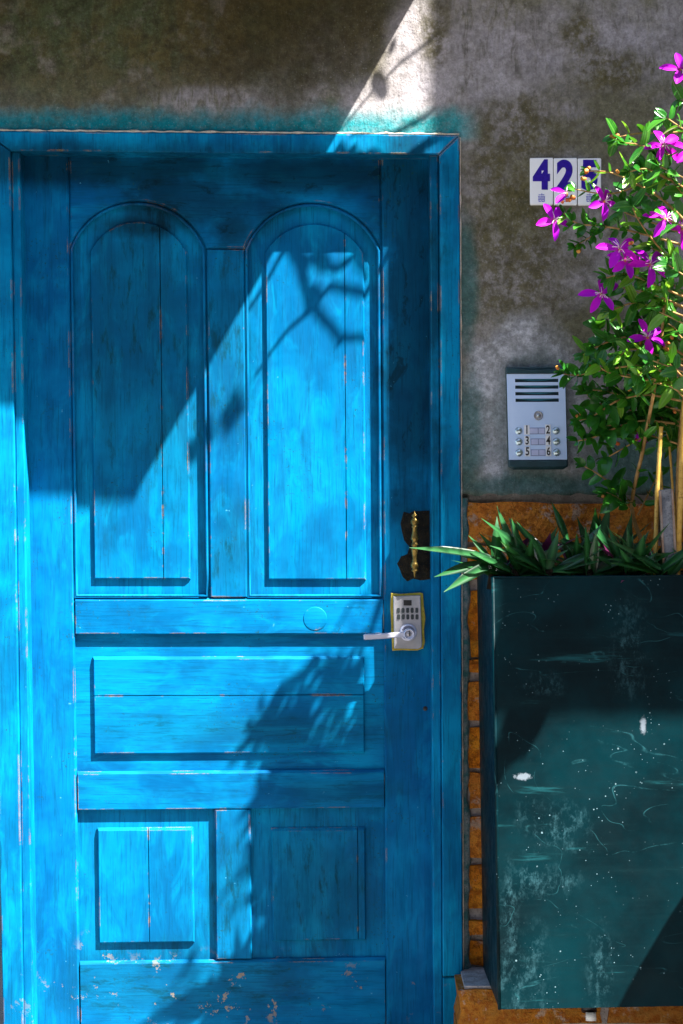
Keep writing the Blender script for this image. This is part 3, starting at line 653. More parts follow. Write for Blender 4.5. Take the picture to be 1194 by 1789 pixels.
# ================================================================== INTERCOM
TI = R(-1.6); icx, icy = 938, 729
def rot(pts, cx=icx, cy=icy, a=0.026):
    return [(cx + (x - cx) + (y - cy) * a, cy + (y - cy) - 0.004 * (x - cx)) for x, y in pts]
ic = empty('intercom', P(938, 820, 0), 'silver six-button intercom panel on the cement wall', 'intercom')
def ip(name, px, d, th, bev, mat, parent=ic): return prism(name, rot(px), d, th, bev, mat, parent, wp=False, jit=0)
ip('back_box', [(887, 641), (991, 640), (991, 815), (983, 820), (895, 820), (887, 815)], 0.022, 0.026, 0.003, M['rubber'])
crv = [(888, 652), (888, 641)] + [(lerp(888, 990, t), 641 + 5 * math.sin(math.pi * t)) for t in [i / 12 for i in range(1, 12)]] + [(990, 641), (990, 652)]
ip('hood', crv, 0.034, 0.0115, 0.0015, M['rubber'])
ip('foot_strip', [(888, 804), (990, 804), (990, 814), (984, 817), (894, 817), (888, 814)], 0.032, 0.0095, 0.002, M['rubber'])
# faceplate with four real slots
fp = MB(); slots = [(661.5, 667.5), (673, 679), (684.5, 690.5), (696, 702)]
dF, dB = 0.030, 0.0225
def fbox(x0, x1, y0, y1):
    q = rot([(x0, y0), (x1, y0), (x1, y1), (x0, y1)]); a = [P(x, y, dF) for x, y in q]; b = [Vector((v.x, -dB, v.z)) for v in a]
    fp.add(a + b, [(0, 1, 2, 3), (0, 4, 5, 1), (1, 5, 6, 2), (2, 6, 7, 3), (3, 7, 4, 0)])
ys = [653] + [v for s_ in slots for v in s_] + [803]
fbox(888, 902, 653, 803); fbox(978, 989.5, 653, 803)
for i in range(0, len(ys), 2): fbox(902, 978, ys[i], ys[i + 1])
face = fp.build('faceplate', M['alu'], ic)
for a, b in slots:   # sagging louvre inside every slot
    ip('louvre', [(905, a + 0.4)] + [(lerp(905, 975, t), a + 0.5 + 3.4 * math.sin(math.pi * t)) for t in [i / 10 for i in range(1, 10)]] + [(975, a + 0.4)], 0.0262, 0.003, 0.0003, simple_teal if False else M['louvre'] if 'louvre' in M else M.setdefault('louvre', simple('teal_louvre', (0.02, 0.13, 0.17), (0.03, 0.17, 0.22), 30, 0.5, 0.3, 0)), face)
def rp(x, y): return rot([(x, y)])[0]
x, y = rp(941, 726)
disc('camera_eye', x, y, dF, 0, 0, M['lockmetal'], ic, n=28, prof=[(8 * S, 0), (8 * S, 0.0015), (6.6 * S, 0.0022), (6 * S, 0.0012), (4 * S, 0.0012), (3.6 * S, 0.002), (0, 0.002)])
disc('camera_lens', x, y, dF + 0.0015, 0, 0, M['chrome'], ic, n=16, prof=[(2 * S, 0), (1.8 * S, 0.0012), (0, 0.0016)])
def text(s_, name, cx, cy, h, d, mat, parent, wscale=1.0, bold=0.03, ext=0.0006, shear=0.0):
    cu = bpy.data.curves.new('t', 'FONT'); cu.body = s_; cu.size = 1; cu.offset = bold; cu.extrude = 0.0; cu.shear = shear; cu.resolution_u = 6
    to = bpy.data.objects.new('t', cu); C.objects.link(to)
    dg = bpy.context.evaluated_depsgraph_get(); me = bpy.data.meshes.new_from_object(to.evaluated_get(dg))
    bpy.data.objects.remove(to); bpy.data.curves.remove(cu)
    xs = [v.co.x for v in me.vertices]; zs = [v.co.y for v in me.vertices]
    x0, x1, z0, z1 = min(xs), max(xs), min(zs), max(zs); sc_ = h * S / (z1 - z0); c = P(cx, cy, d)
    vs = [(c.x + (v.co.x - (x0 + x1) / 2) * sc_ * wscale, -d, c.z + (v.co.y - (z0 + z1) / 2) * sc_) for v in me.vertices]
    fs = [tuple(p.vertices) for p in me.polygons]; bpy.data.meshes.remove(me)
    n = len(vs); vs2 = vs + [(a, b + ext, c_) for a, b, c_ in vs]
    bm = {}
    for f_ in fs:
        for i in range(len(f_)):
            e = (f_[i], f_[(i + 1) % len(f_)]); bm[tuple(sorted(e))] = bm.get(tuple(sorted(e)), 0) + 1
    fs2 = fs + [(a, b, b + n, a + n) for (a, b), q in bm.items() if q == 1]
    return mk(name, vs2, fs2, mat, parent)
for r in range(3):
    yb = (752.5, 771.5, 790.5)[r]
    for c_, xb in ((0, 906), (1, 971.5)):
        x, y = rp(xb, yb)
        disc('button', x, y, dF, 0, 0, M['chrome'], ic, n=22, prof=[(6.6 * S, 0), (6.6 * S, 0.0012), (5.6 * S, 0.0016), (5.2 * S, 0.003), (3.6 * S, 0.0042), (0, 0.0047)])
    lo = 0 if r == 0 else 2
    cells = ip('name_slot', rect(924 + lo * 1.4, 952, yb - 5.5, yb + 6), dF + 0.0006, 0.001, 0.0001, M['line'])
    for a, b in ((925 + lo * 1.4, 939.5), (941, 951)):
        prism('name_cell', rot(rect(a, b, yb - 4.2, yb + 4.8)), dF + 0.0009, 0.0008, 0.0001, M['nameplate'], cells, wp=False, jit=0)
    for c_, xb in ((0, 920.5), (1, 957.5)):
        s_ = ip('number_sticker', rect(xb - 4.8, xb + 4.8, yb - 11.0 + (1 if c_ == 0 else 0), yb + 6.6), dF + 0.0012 + 0.0002 * (r + 3 * c_ ), 0.0008, 0.0001, M['sticker'])
        x, y = rp(xb, yb - 2.2)
        text(str(r * 2 + c_ + 1), 'digit', x, y, 14.5, dF + 0.0016 + 0.0002 * (r + 3 * c_), M['black'], s_, 0.72, 0.022, 0.0003)

# ================================================================== HOUSE NUMBER
CREST = [(-5, -8, 10, 1.4), (-6, -4, 12, 1.2), (-5.5, 0, 5, 1.3), (1, 0, 5, 1.3), (-6, 4, 12, 1.3), (-5, 8, 4.2, 1.6), (1.2, 8, 4.4, 1.6)]
CRESTV = [(0, -11, 5, 1.4), (-5, -4, 12, 1.3), (0, -5, 15, 1.2), (4.6, -4, 12, 1.3), (-2.5, -2, 8, 0.9), (2.4, -2, 8, 0.9)]
for i, (dg_, x0, x1) in enumerate((('4', 926.5, 967), ('2', 968.2, 1009), ('5', 1010.4, 1051))):
    t = empty('number_tile', P((x0 + x1) / 2, 357, 0), {'4': 'white number tile bearing a four, next to the bare wall by the frame', '2': 'white number tile bearing a two, between the four and the five', '5': 'white number tile bearing a five, half hidden by shrub twigs'}[dg_], 'tile', 'house number tiles on the wall')
    dx = i * 0.4
    prism('tile', [(x0 + 1, 275.5 + dx), (x1 - 1, 275 + dx), (x1 + 0.2, 277 + dx), (x1, 355.5 + dx), (x1 - 1.5, 357.5 + dx), (x0 + 2.0, 357.5 + dx), (x0 + 0.3, 355.5 + dx), (x0, 277 + dx)], 0.0085, 0.012, 0.0016, M['tilewhite'], t, wp=False, jit=0)
    cx = (x0 + x1) / 2 - 0.2
    text(dg_, 'numeral', cx, 304.5 + dx, 53, 0.0091, M['ink'], t, 0.80 if dg_ == '4' else 0.86, 0.055, 0.0008)
    mb = MB()
    for (a, b, l, th) in CREST:
        p = P(cx + a, 345 + b * 0.72, 0.0088); q = P(cx + a + l, 345 + b * 0.72 + th, 0.0088); mb.add([(p.x, p.y, p.z), (q.x, p.y, p.z), (q.x, p.y, q.z), (p.x, p.y, q.z)], [(0, 1, 2, 3)])
    for (a, b, l, th) in CRESTV:
        p = P(cx + a, 345 + b * 0.72, 0.00895); q = P(cx + a + th, 345 + (b + l) * 0.72, 0.00895); mb.add([(p.x, p.y, p.z), (q.x, p.y, p.z), (q.x, p.y, q.z), (p.x, p.y, q.z)], [(0, 1, 2, 3)])
    mb.build('crest', M['inksoft'], t)

# ================================================================== PLANTER
DPL = 0.36
pt = empty('planter', P(1050, 1764, 0.2), 'large dark teal scuffed steel planter box beside the door', 'planter')
ftl, fbl = P(862, 1009, DPL), P(873, 1764, DPL); ftr, fbr = P(1420, 1004, DPL), P(1420, 1754, DPL)
YB = 0.004
btl = Vector((P(834, 0, 0).x, YB, ftl.z)); bbl = Vector((P(845, 0, 0).x, YB, fbl.z)); btr = Vector((ftr.x, YB, ftr.z)); bbr = Vector((fbr.x, YB, fbr.z))
def slab(name, a, b, c, d, n, th, mat, parent):
    n = Vector(n) * th; v = [a, b, c, d, a + n, b + n, c + n, d + n]
    return mk(name, v, [(0, 1, 2, 3), (4, 7, 6, 5), (0, 4, 5, 1), (1, 5, 6, 2), (2, 6, 7, 3), (3, 7, 4, 0)], mat, parent)
# front sheet gently dished so that it is not a perfect plane
v = []; f = []; NX, NZ = 16, 16
for j in range(NZ + 1):
    for i in range(NX + 1):
        s_, t_ = i / NX, j / NZ; p = ftl.lerp(ftr, s_).lerp(fbl.lerp(fbr, s_), t_)
        p.y += 0.0035 * math.sin(math.pi * s_) * math.sin(math.pi * t_) + 0.0016 * noise.noise((s_ * 4, t_ * 4, 0)) * min(1, 8 * s_) ; v.append(p)
f = [(j * (NX + 1) + i, j * (NX + 1) + i + 1, (j + 1) * (NX + 1) + i + 1, (j + 1) * (NX + 1) + i) for j in range(NZ) for i in range(NX)]
fo = mk('front_panel', v, f, M['planter'], pt, True)
slab('side_panel', ftl, btl, bbl, fbl, (1, 0, 0), 0.004, M['planter'], pt)
slab('side_panel', ftr, btr, bbr, fbr, (-1, 0, 0), 0.004, M['planter'], pt)
slab('back_panel', btl + Vector((0.006, -0.004, 0)), btr + Vector((-0.006, -0.004, 0)), bbr + Vector((-0.006, -0.004, 0)), bbl + Vector((0.006, -0.004, 0)), (0, -1, 0), 0.004, M['planter'], pt)
slab('base_panel', fbl + Vector((0.004, 0.004, 0.003)), fbr + Vector((-0.004, 0.004, 0.003)), bbr + Vector((-0.004, -0.006, 0.003)), bbl + Vector((0.004, -0.006, 0.003)), (0, 0, 1), 0.004, M['planter'], pt)
mb = MB(); mb.tube([ftl + Vector((-0.001, 0.001, 0)), ftr], 0.0022, 8); mb.build('rim', M['planter'], pt, True)
mb = MB(); mb.tube([ftl + Vector((0, 0.002, 0)), fbl], 0.0035, 8); mb.build('corner_seam', M['planter'], pt, True)
so_ = slab('soil', ftl + Vector((0.004, 0.006, -0.02)), ftr + Vector((-0.004, 0.006, -0.02)), btr + Vector((-0.004, -0.010, -0.02)), btl + Vector((0.006, -0.010, -0.02)), (0, 0, -1), 0.05, M['soil'], pt)
# drain spout under the box
dr = empty('drain_pipe', P(1032, 1775, 0.2), 'short black drain spout with a white end under the planter', 'pipe')
c = P(1030, 1757, 0.24); mb = MB(); mb.tube([c + Vector((0, 0.02, 0.02)), c + Vector((0, 0, -0.012))], 0.016, 16); mb.build('spout', M['black'], dr, True)
mb = MB(); mb.tube([c + Vector((0.003, -0.004, -0.013)), c + Vector((0.003, -0.007, -0.03))], 0.011, 16); mb.build('spout_end', M['whitepipe'], dr, True)

# ================================================================== PLANTS
def leaf_mesh(name, wd, curl, fold, mat, n=7, tip=0.75, base=0.5):
    """unit-length leaf along +Y, half width wd, folded along the midrib"""
    v = []; f = []
    for i in range(n + 1):
        t = i / n; hw = wd * (math.sin(math.pi * t ** tip) ** base if 0 < t < 1 else 0.02)
        z = curl * (t - t * t * 1.4); up = fold * hw
        v += [(-hw, t, z + up), (0, t, z), (hw, t, z + up)]
    for i in range(n):
        a = i * 3; f += [(a, a + 1, a + 4, a + 3), (a + 1, a + 2, a + 5, a + 4)]
    me = bpy.data.meshes.new(name); me.from_pydata(v, [], f); me.materials.append(mat)
    me.polygons.foreach_set('use_smooth', [True] * len(me.polygons)); me.update(); return me
LM = [leaf_mesh('leaf', 0.24, 0.10, 0.35, M['leaf'], 6), leaf_mesh('leaf', 0.21, -0.12, 0.5, M['leaf'], 6), leaf_mesh('leaf', 0.27, 0.2, 0.25, M['leaf'], 6)]
LN = [leaf_mesh('leaf', 0.19, 0.12, 0.4, M['leafnew'], 6), leaf_mesh('leaf', 0.16, -0.1, 0.45, M['leafnew'], 6)]
LX = leaf_mesh('leaf', 0.125, 0.08, 0.3, M['leaf'], 6)
def basis(dirv, nrm):
    y = Vector(dirv).normalized(); z = (Vector(nrm) - y * Vector(nrm).dot(y)).normalized(); x = y.cross(z)
    return Matrix(((x.x, y.x, z.x), (x.y, y.y, z.y), (x.z, y.z, z.z))).to_4x4()
def place(me, name, parent, pos, dirv, nrm, size, wid=1.0):
    o = bpy.data.objects.new(name, me); C.objects.link(o); o.parent = parent
    o.matrix_local = Matrix.Translation(Vector(pos) - BASE[parent.name]) @ basis(dirv, nrm) @ Matrix.Diagonal((size * wid, size, size, 1)); return o
def rv(a=1.0): return Vector((random.uniform(-a, a), random.uniform(-a, a), random.uniform(-a, a)))

sh = empty('flowering_shrub', P(1190, 1000, 0.2), 'glossy green shrub with magenta five-petalled flowers growing out of the planter', 'shrub')
def path(pts, n=10):
    pts = [P(*p) for p in pts]; out = []
    m = len(pts) - 1
    for i in range(n * m + 1):
        t = i / n; k = min(int(t), m - 1); u = t - k
        p0, p1, p2, p3 = pts[max(k - 1, 0)], pts[k], pts[k + 1], pts[min(k + 2, m)]
        out.append(0.5 * ((2 * p1) + (p2 - p0) * u + (2 * p0 - 5 * p1 + 4 * p2 - p3) * u * u + (3 * p1 - p0 - 3 * p2 + p3) * u ** 3))
    return out
leaves = []     # (pos, dir, normal, size, young)
def twig(pts, r0, r1, leafs=True, gap=0.022, size=0.034, young=0.34, name='twig', start=0.25, bushy=1, skipend=False):
    ps = path(pts); mb = MB(); n = len(ps)
    mb.tube(ps, [lerp(r0, r1, i / (n - 1)) for i in range(n)], 6); mb.build(name, M['twig'], sh, True)
    if not leafs: return
    acc = 0; tot = sum((ps[i + 1] - ps[i]).length for i in range(n - 1)); run = 0; ph = random.uniform(0, 3)
    for i in range(n - 1):
        seg = (ps[i + 1] - ps[i]); run += seg.length; acc += seg.length
        if run / tot < start or acc < gap: continue
        acc = 0; ph += 1.57 + random.uniform(-0.5, 0.5); t = seg.normalized()
        a = t.orthogonal().normalized(); b = t.cross(a)
        for s_ in (1, -1):
            for q in range(bushy):
                sd_ = (a * math.cos(ph + q * 0.9) + b * math.sin(ph + q * 0.9)) * s_
                dv = (sd_ * 1.0 + t * random.uniform(0.2, 0.9) + rv(0.3) + Vector((0, -0.15, 0.0))).normalized()
                nr = (Vector((0.5, -0.65, 0.9)) + rv(0.85))
                leaves.append((ps[i + 1] + rv(0.002), dv, nr, size * random.uniform(0.75, 1.45), random.random() < young))
    t = (ps[-1] - ps[-3]).normalized()
    if not skipend:
        for q in range(4):
            leaves.append((ps[-1], (t + rv(0.7)).normalized(), Vector((0.3, -0.8, 0.6)) + rv(0.5), size * random.uniform(0.5, 0.9), random.random() < max(young, 0.5)))
# woody stems rising from the soil, then the side shoots that show against the wall
twig([(1178, 1000, 0.22), (1184, 900, 0.24), (1192, 740, 0.27), (1215, 560, 0.32), (1205, 380, 0.36), (1230, 150, 0.38)], 0.007, 0.004, False, name='stem')
twig([(1215, 1000, 0.25), (1230, 800, 0.30), (1270, 600, 0.38), (1290, 380, 0.44), (1275, 200, 0.48)], 0.007, 0.004, False, name='stem')
twig([(1150, 1000, 0.18), (1120, 940, 0.18), (1105, 880, 0.2), (1125, 780, 0.26), (1150, 640, 0.32), (1165, 500, 0.36)], 0.005, 0.003, True, 0.03, 0.036, 0.15, 'stem', 0.25)
T = twig
T([(1225, 225, 0.38), (1170, 232, 0.37), (1120, 232, 0.36), (1078, 240, 0.36)], 0.0024, 0.0014, gap=0.024, young=0.6, size=0.036, start=0.1)
T([(1230, 180, 0.40), (1210, 170, 0.40), (1192, 175, 0.40)], 0.002, 0.001)
T([(1240, 135, 0.40), (1215, 125, 0.40), (1192, 122, 0.40)], 0.002, 0.001, size=0.028)
T([(1212, 400, 0.36), (1160, 350, 0.37), (1115, 322, 0.37), (1070, 302, 0.36), (1028, 298, 0.35)], 0.003, 0.0013, gap=0.022, size=0.030, young=0.35, start=0.2)
T([(1115, 322, 0.37), (1085, 335, 0.36), (1050, 338, 0.36), (1005, 330, 0.35)], 0.0022, 0.0011, gap=0.022, size=0.028, young=0.3)
T([(1200, 430, 0.36), (1110, 405, 0.36), (1055, 395, 0.35), (1010, 390, 0.34), (985, 372, 0.34)], 0.0026, 0.0012, gap=0.018, size=0.026, young=0.2, start=0.35, bushy=2)
T([(1060, 397, 0.35), (1035, 412, 0.34), (1005, 430, 0.33)], 0.0018, 0.001, gap=0.012, size=0.022, young=0.1, bushy=2, start=0.1)
T([(1205, 470, 0.36), (1160, 440, 0.40), (1120, 390, 0.42), (1105, 360, 0.42)], 0.0024, 0.0012, gap=0.02, size=0.034)
T([(1210, 360, 0.36), (1180, 320, 0.39), (1160, 285, 0.41), (1150, 270, 0.42)], 0.0024, 0.0012, gap=0.02, size=0.034, young=0.4)
T([(1200, 520, 0.36), (1150, 500, 0.38), (1100, 480, 0.38), (1060, 485, 0.37)], 0.0024, 0.0012, gap=0.020, size=0.036, bushy=2)
T([(1215, 560, 0.33), (1160, 540, 0.34), (1105, 530, 0.34), (1065, 545, 0.33)], 0.0024, 0.0012, gap=0.018, size=0.038, bushy=2)
T([(1195, 620, 0.30), (1140, 590, 0.31), (1085, 590, 0.30), (1035, 610, 0.28), (1020, 620, 0.27)], 0.0026, 0.0012, gap=0.017, size=0.036, young=0.15, bushy=2)
T([(1185, 660, 0.28), (1120, 640, 0.28), (1060, 645, 0.25), (1010, 655, 0.22), (985, 653, 0.21)], 0.0026, 0.0011, gap=0.018, size=0.032, young=0.3, bushy=2)
T([(1190, 700, 0.28), (1130, 690, 0.27), (1080, 700, 0.25), (1040, 725, 0.23), (1012, 735, 0.22)], 0.0026, 0.0012, gap=0.017, size=0.033, young=0.25, bushy=2)
T([(1180, 740, 0.26), (1120, 735, 0.25), (1070, 750, 0.23), (1035, 765, 0.22), (1010, 770, 0.21)], 0.0026, 0.0012, gap=0.018, size=0.033, young=0.2, bushy=2)
T([(1130, 760, 0.25), (1095, 780, 0.23), (1060, 800, 0.21)], 0.002, 0.001, gap=0.02, size=0.034)
T([(1105, 880, 0.2), (1075, 850, 0.2), (1045, 828, 0.2), (1022, 815, 0.2)], 0.0024, 0.0012, gap=0.024, size=0.042, young=0.6, start=0.1)
T([(1105, 890, 0.2), (1080, 870, 0.22), (1060, 860, 0.22)], 0.002, 0.001, gap=0.016, size=0.045, young=0.15, bushy=2, start=0.0)
T([(1115, 900, 0.2), (1140, 850, 0.2), (1150, 830, 0.2)], 0.002, 0.001, gap=0.02, size=0.04, bushy=1)
T([(1195, 660, 0.33), (1150, 620, 0.36), (1105, 610, 0.37), (1080, 625, 0.37)], 0.0024, 0.0012, gap=0.016, size=0.036, bushy=2, young=0.4)
T([(1200, 700, 0.34), (1165, 660, 0.38), (1140, 640, 0.40), (1110, 660, 0.40)], 0.0024, 0.0012, gap=0.016, size=0.036, bushy=2, young=0.4)
T([(1200, 330, 0.38), (1165, 310, 0.42), (1130, 295, 0.44), (1100, 300, 0.44)], 0.0024, 0.0012, gap=0.018, size=0.032, bushy=2, young=0.4)
for q in range(6):        # fuller growth behind and beyond the right edge of the picture
    y = 225 + q * 85
    T([(1275, y + 60, 0.42), (1235, y + 20, 0.46), (1195, y, 0.47), (1165 - 12 * (q % 3), y - 20, 0.46)], 0.0024, 0.001, gap=0.026, size=0.038, start=0.1)
for (x, y) in ((1120, 300), (1090, 370), (1130, 430), (1085, 500), (1120, 560), (1060, 590), (1100, 640), (1050, 680), (1110, 710), (1070, 740), (1150, 690), (1140, 350), (1160, 480), (1045, 640), (1150, 600), (1165, 750), (1035, 700)):
    # shaded inner growth close to the wall
    d_ = random.uniform(0.14, 0.24)
    T([(1200, y + 40, 0.26), (lerp(1200, x, 0.5), y + 20, d_ + 0.03), (x + 10, y + 4, d_), (x - 14, y - 4 + random.uniform(-14, 14), d_)], 0.0022, 0.001, gap=0.019, size=0.038, young=0.12, start=0.15, bushy=1 + (y > 540))
for (x, y) in ((1105, 250), (1135, 300), (1150, 440), (1110, 505), (1120, 610), (1060, 650), (1140, 660), (1170, 570)):
    d_ = random.uniform(0.30, 0.40)
    T([(1205, y + 35, d_ + 0.02), (lerp(1205, x, 0.5), y + 15, d_ + 0.02), (x + 8, y + 2, d_), (x - 12, y + random.uniform(-16, 10), d_)], 0.0022, 0.001, gap=0.020, size=0.036, young=0.5, start=0.35)
# a tall cane arches up out of the picture; its shadow crosses the door head and the arched panel
def SH(x, y, d, pl=0.0):
    """point d in front of the wall whose shadow falls at photo pixel (x, y) on the plane pl"""
    p = P(x, y, pl); return p + SUN * ((d - pl) / -SUN.y)
def cane_path(name, pts, r0, r1):
    mb = MB(); n = len(pts); fine = []
    for k in range(n - 1):
        for u in range(6): fine.append(pts[k].lerp(pts[k + 1], u / 6) + rv(0.0008))
    fine.append(pts[-1]); mb.tube(fine, [lerp(r0, r1, i / (len(fine) - 1)) for i in range(len(fine))], 6); mb.build(name, M['twig'], sh, True)
dl = -0.067
root = P(1275, 200, 0.48); A0 = SH(900, 150, 0.28); A1 = SH(770, 60, 0.28)
cane_path('branch', [root, P(1330, 0, 0.47), lerp(P(1330, 0, 0.47), A0, 0.6) + Vector((0.05, 0, 0)), A0], 0.006, 0.004)
cane_path('branch', [A0, A1, SH(700, 108, 0.28), SH(640, 172, 0.28), SH(597, 226, 0.28)], 0.0032, 0.0022)
cane_path('branch', [A0, SH(800, 150, 0.28), SH(745, 205, 0.28), SH(690, 232, 0.28), SH(600, 262, 0.28)], 0.0055, 0.003)
B0 = SH(700, 400, 0.29, dl)
cane_path('branch', [A0, lerp(A0, B0, 0.5), B0], 0.0045, 0.0035)
cane_path('branch', [B0, SH(640, 432, 0.29, dl), SH(590, 470, 0.29, dl), SH(560, 468, 0.29, dl), SH(520, 440, 0.29, dl)], 0.0068, 0.0034)
cane_path('branch', [B0, SH(640, 512, 0.29, dl), SH(575, 502, 0.29, dl), SH(545, 540, 0.29, dl), SH(500, 580, 0.29, dl), SH(455, 640, 0.29, dl)], 0.0062, 0.0030)
cane_path('branch', [SH(520, 440, 0.29, dl), SH(528, 480, 0.29, dl), SH(540, 530, 0.29, dl), SH(560, 552, 0.29, dl), SH(592, 590, 0.29, dl), SH(640, 592, 0.29, dl)], 0.0075, 0.0040)
cane_path('branch', [SH(528, 470, 0.29, dl), SH(500, 430, 0.29, dl), SH(470, 485, 0.29, dl), SH(440, 530, 0.29, dl)], 0.0055, 0.003)
for (x0, y0, x1, y1, pl_, sz) in ((652, 126, 676, 172, 0, 0), (688, 66, 682, 98, 0, 0), (545, 440, 580, 470, dl, 0), (620, 440, 650, 480, dl, 0), (600, 585, 585, 612, dl, 0), (400, 690, 420, 740, dl, 0), (385, 720, 400, 770, dl, 0), (350, 740, 365, 790, dl, 0), (540, 500, 565, 520, dl, 0), (412, 730, 400, 700, dl, 0), (330, 760, 345, 800, dl, 0)):
    a = SH(x0, y0, 0.52 if y0 > 650 else 0.28, pl_); b = SH(x1, y1, 0.52 if y0 > 650 else 0.28, pl_)
    leaves.append((a, (b - a).normalized(), SUN + rv(0.2), (b - a).length, 2))
for (dd_, pts_, nl) in ((0.60, ((700, 980), (610, 1060), (560, 1150), (500, 1235), (430, 1310), (380, 1360)), 12),
                        (0.72, ((640, 1290), (560, 1400), (450, 1500), (380, 1580), (330, 1690), (295, 1790)), 34)):
    ps_ = [SH(a, b, dd_ + 0.02 * math.sin(a), dl) for a, b in pts_]
    cane_path('branch', [P(1290, 380, 0.44), lerp(P(1290, 380, 0.44), ps_[0], 0.6), ps_[0]], 0.004, 0.003); cane_path('branch', ps_, 0.003, 0.0012)
    for q in range(int(nl * 0.9)):
        t = random.uniform(0, len(ps_) - 1.001); k = int(t); c = ps_[k].lerp(ps_[k + 1], t - k) + rv(0.030)
        leaves.append((c, (Vector((-0.3, 0.1, -0.9)) + rv(0.8)).normalized(), SUN + rv(0.9), random.uniform(0.026, 0.046), False))
hub = SH(985, 1130, 0.78, 0.36)
cane_path('branch', [P(1290, 380, 0.44), lerp(P(1290, 380, 0.44), hub, 0.5) + Vector((0, 0, 0.06)), hub], 0.005, 0.003)
for (tx, ty) in ((900, 1060), (880, 1180), (935, 1150), (960, 1240), (890, 1290), (990, 1080), (870, 1360), (940, 1050), (985, 1030), (900, 1110)):
    e = SH(tx, ty, random.uniform(0.70, 0.84), 0.36); cane_path('branch', [hub, lerp(hub, e, 0.5) + rv(0.01), e], 0.003, 0.0012)
    for q in range(11):
        c = hub.lerp(e, random.uniform(0.35, 1.05)) + rv(0.012); dv = (Vector((-0.5, -0.1, -0.9)) + rv(0.7)).normalized()
        leaves.append((c, dv, SUN + rv(0.5), random.uniform(0.040, 0.062), False))
# pick the leaves that show largest as single parts, join the rest
def inview(p):
    k = S * (D + p.y) / D; x = CX + p.x / k; y = CY - (p.z - ZC) / k; return -20 < x < 1205 and -20 < y < 1800
vis = [l for l in leaves if inview(l[0])]; rest = [l for l in leaves if not inview(l[0])]
vis.sort(key=lambda l: -l[3] * (1.0 - 0.6 * (l[0].y > -0.25))); rest += vis[300:]; vis = vis[:300]
for (p, dv, nr, sz, yg) in vis: place(random.choice(LN if yg else LM), 'leaf', sh, p, dv, nr, sz)
mb = MB()
for (p, dv, nr, sz, yg) in rest:
    B = Matrix.Translation(p) @ basis(dv, nr) @ Matrix.Scale(sz, 4); me = LX if yg == 2 else random.choice(LM)
    mb.add([B @ v.co for v in me.vertices], [tuple(q.vertices) for q in me.polygons])
tag(mb.build('foliage', M['leaf'], sh, True), kind='stuff')
print('leaves', len(vis), len(rest))
# flowers
def petal_mesh(curl):
    v = []; f = []; n = 7
    for i in range(n + 1):
        t = i / n; hw = 0.185 * (math.sin(math.pi * (0.06 + 0.90 * t) ** 1.35) ** 0.8) + 0.025
        if t > 0.97: hw *= 0.55
        z = 0.12 * math.sin(t * 2.2) - curl * t * t
        for u in (-1, -0.4, 0.4, 1): v.append((hw * u, t, z + 0.10 * hw * 4 * (u * u - 0.4) * (0.5 + t)))
    for i in range(n):
        for k in range(3): a = i * 4 + k; f.append((a, a + 1, a + 5, a + 4))
    me = bpy.data.meshes.new('petal'); me.from_pydata(v, [], f); me.materials.append(M['petal'])
    me.polygons.foreach_set('use_smooth', [True] * len(me.polygons)); me.update(); return me
PM = [petal_mesh(0.05), petal_mesh(0.22), petal_mesh(0.4)]
def flower(x, y, d, size, ang, tilt=(0, 0), npet=5, stam=True):
    c = P(x, y, d); nrm = Vector((tilt[0] + 0.28, -1, tilt[1] + 0.42)).normalized(); r = size * S * 1.06
    a = Vector((0, 0, 1)); a = (a - nrm * a.dot(nrm)).normalized(); b = nrm.cross(a)
    mb = MB(); mb.lathe([(0.0022, -0.008), (0.0034, -0.004), (0.0030, 0.001), (0.0012, 0.003)], c, nrm, 10)
    fl = mb.build('flower', M['bud'], sh, True)
    for k in range(npet):
        th = R(ang) + 2 * math.pi * k / 5 + random.uniform(-0.18, 0.18)
        dv = a * math.cos(th) + b * math.sin(th)
        o = bpy.data.objects.new('petal', random.choice(PM)); C.objects.link(o); o.parent = fl
        s_ = r * random.uniform(0.9, 1.1)
        o.matrix_local = Matrix.Translation(c - BASE[fl.name]) @ basis((dv + nrm * random.uniform(-0.25, 0.25)).normalized(), nrm + rv(0.15)) @ Matrix.Diagonal((s_ * random.uniform(0.85, 1.15), s_, s_, 1))
    if stam:
        mb = MB()
        for k in range(7):
            th = random.uniform(0, 6.28); dv = (a * math.cos(th) + b * math.sin(th)); l = r * random.uniform(0.25, 0.42)
            p1 = c + nrm * l * 0.6 + dv * l * 0.35; p2 = p1 + dv * l * 0.7 + nrm * l * 0.1
            mb.tube([c, p1, p2], [0.0005, 0.0005, 0.0007], 4)
        mb.build('stamen', M['stamen'], fl, True)
for args in ((1190, 122, 0.40, 30, 80), (1160, 254, 0.43, 31, 12), (1202, 262, 0.42, 28, 60), (968, 385, 0.345, 29, 38), (1056, 352, 0.37, 29, 40, (0.1, -0.3)),
             (990, 338, 0.35, 24, 75, (-0.5, 0.2), 2), (1163, 382, 0.46, 32, 5, (0.1, 0.1)), (1192, 400, 0.45, 30, 30), (1083, 436, 0.42, 33, 15, (-0.2, 0.1)),
             (1092, 455, 0.41, 30, 60, (0.2, -0.2)), (1136, 462, 0.41, 32, 20, (0.15, -0.15)), (1051, 514, 0.37, 33, 5, (-0.05, 0.0)), (1132, 590, 0.37, 32, 25, (-0.1, 0.1)),
             (1112, 768, 0.24, 18, 250, (-0.6, -0.3), 2, False), (1046, 634, 0.26, 13, 120, (-0.5, 0.2), 2, False)): flower(*args)
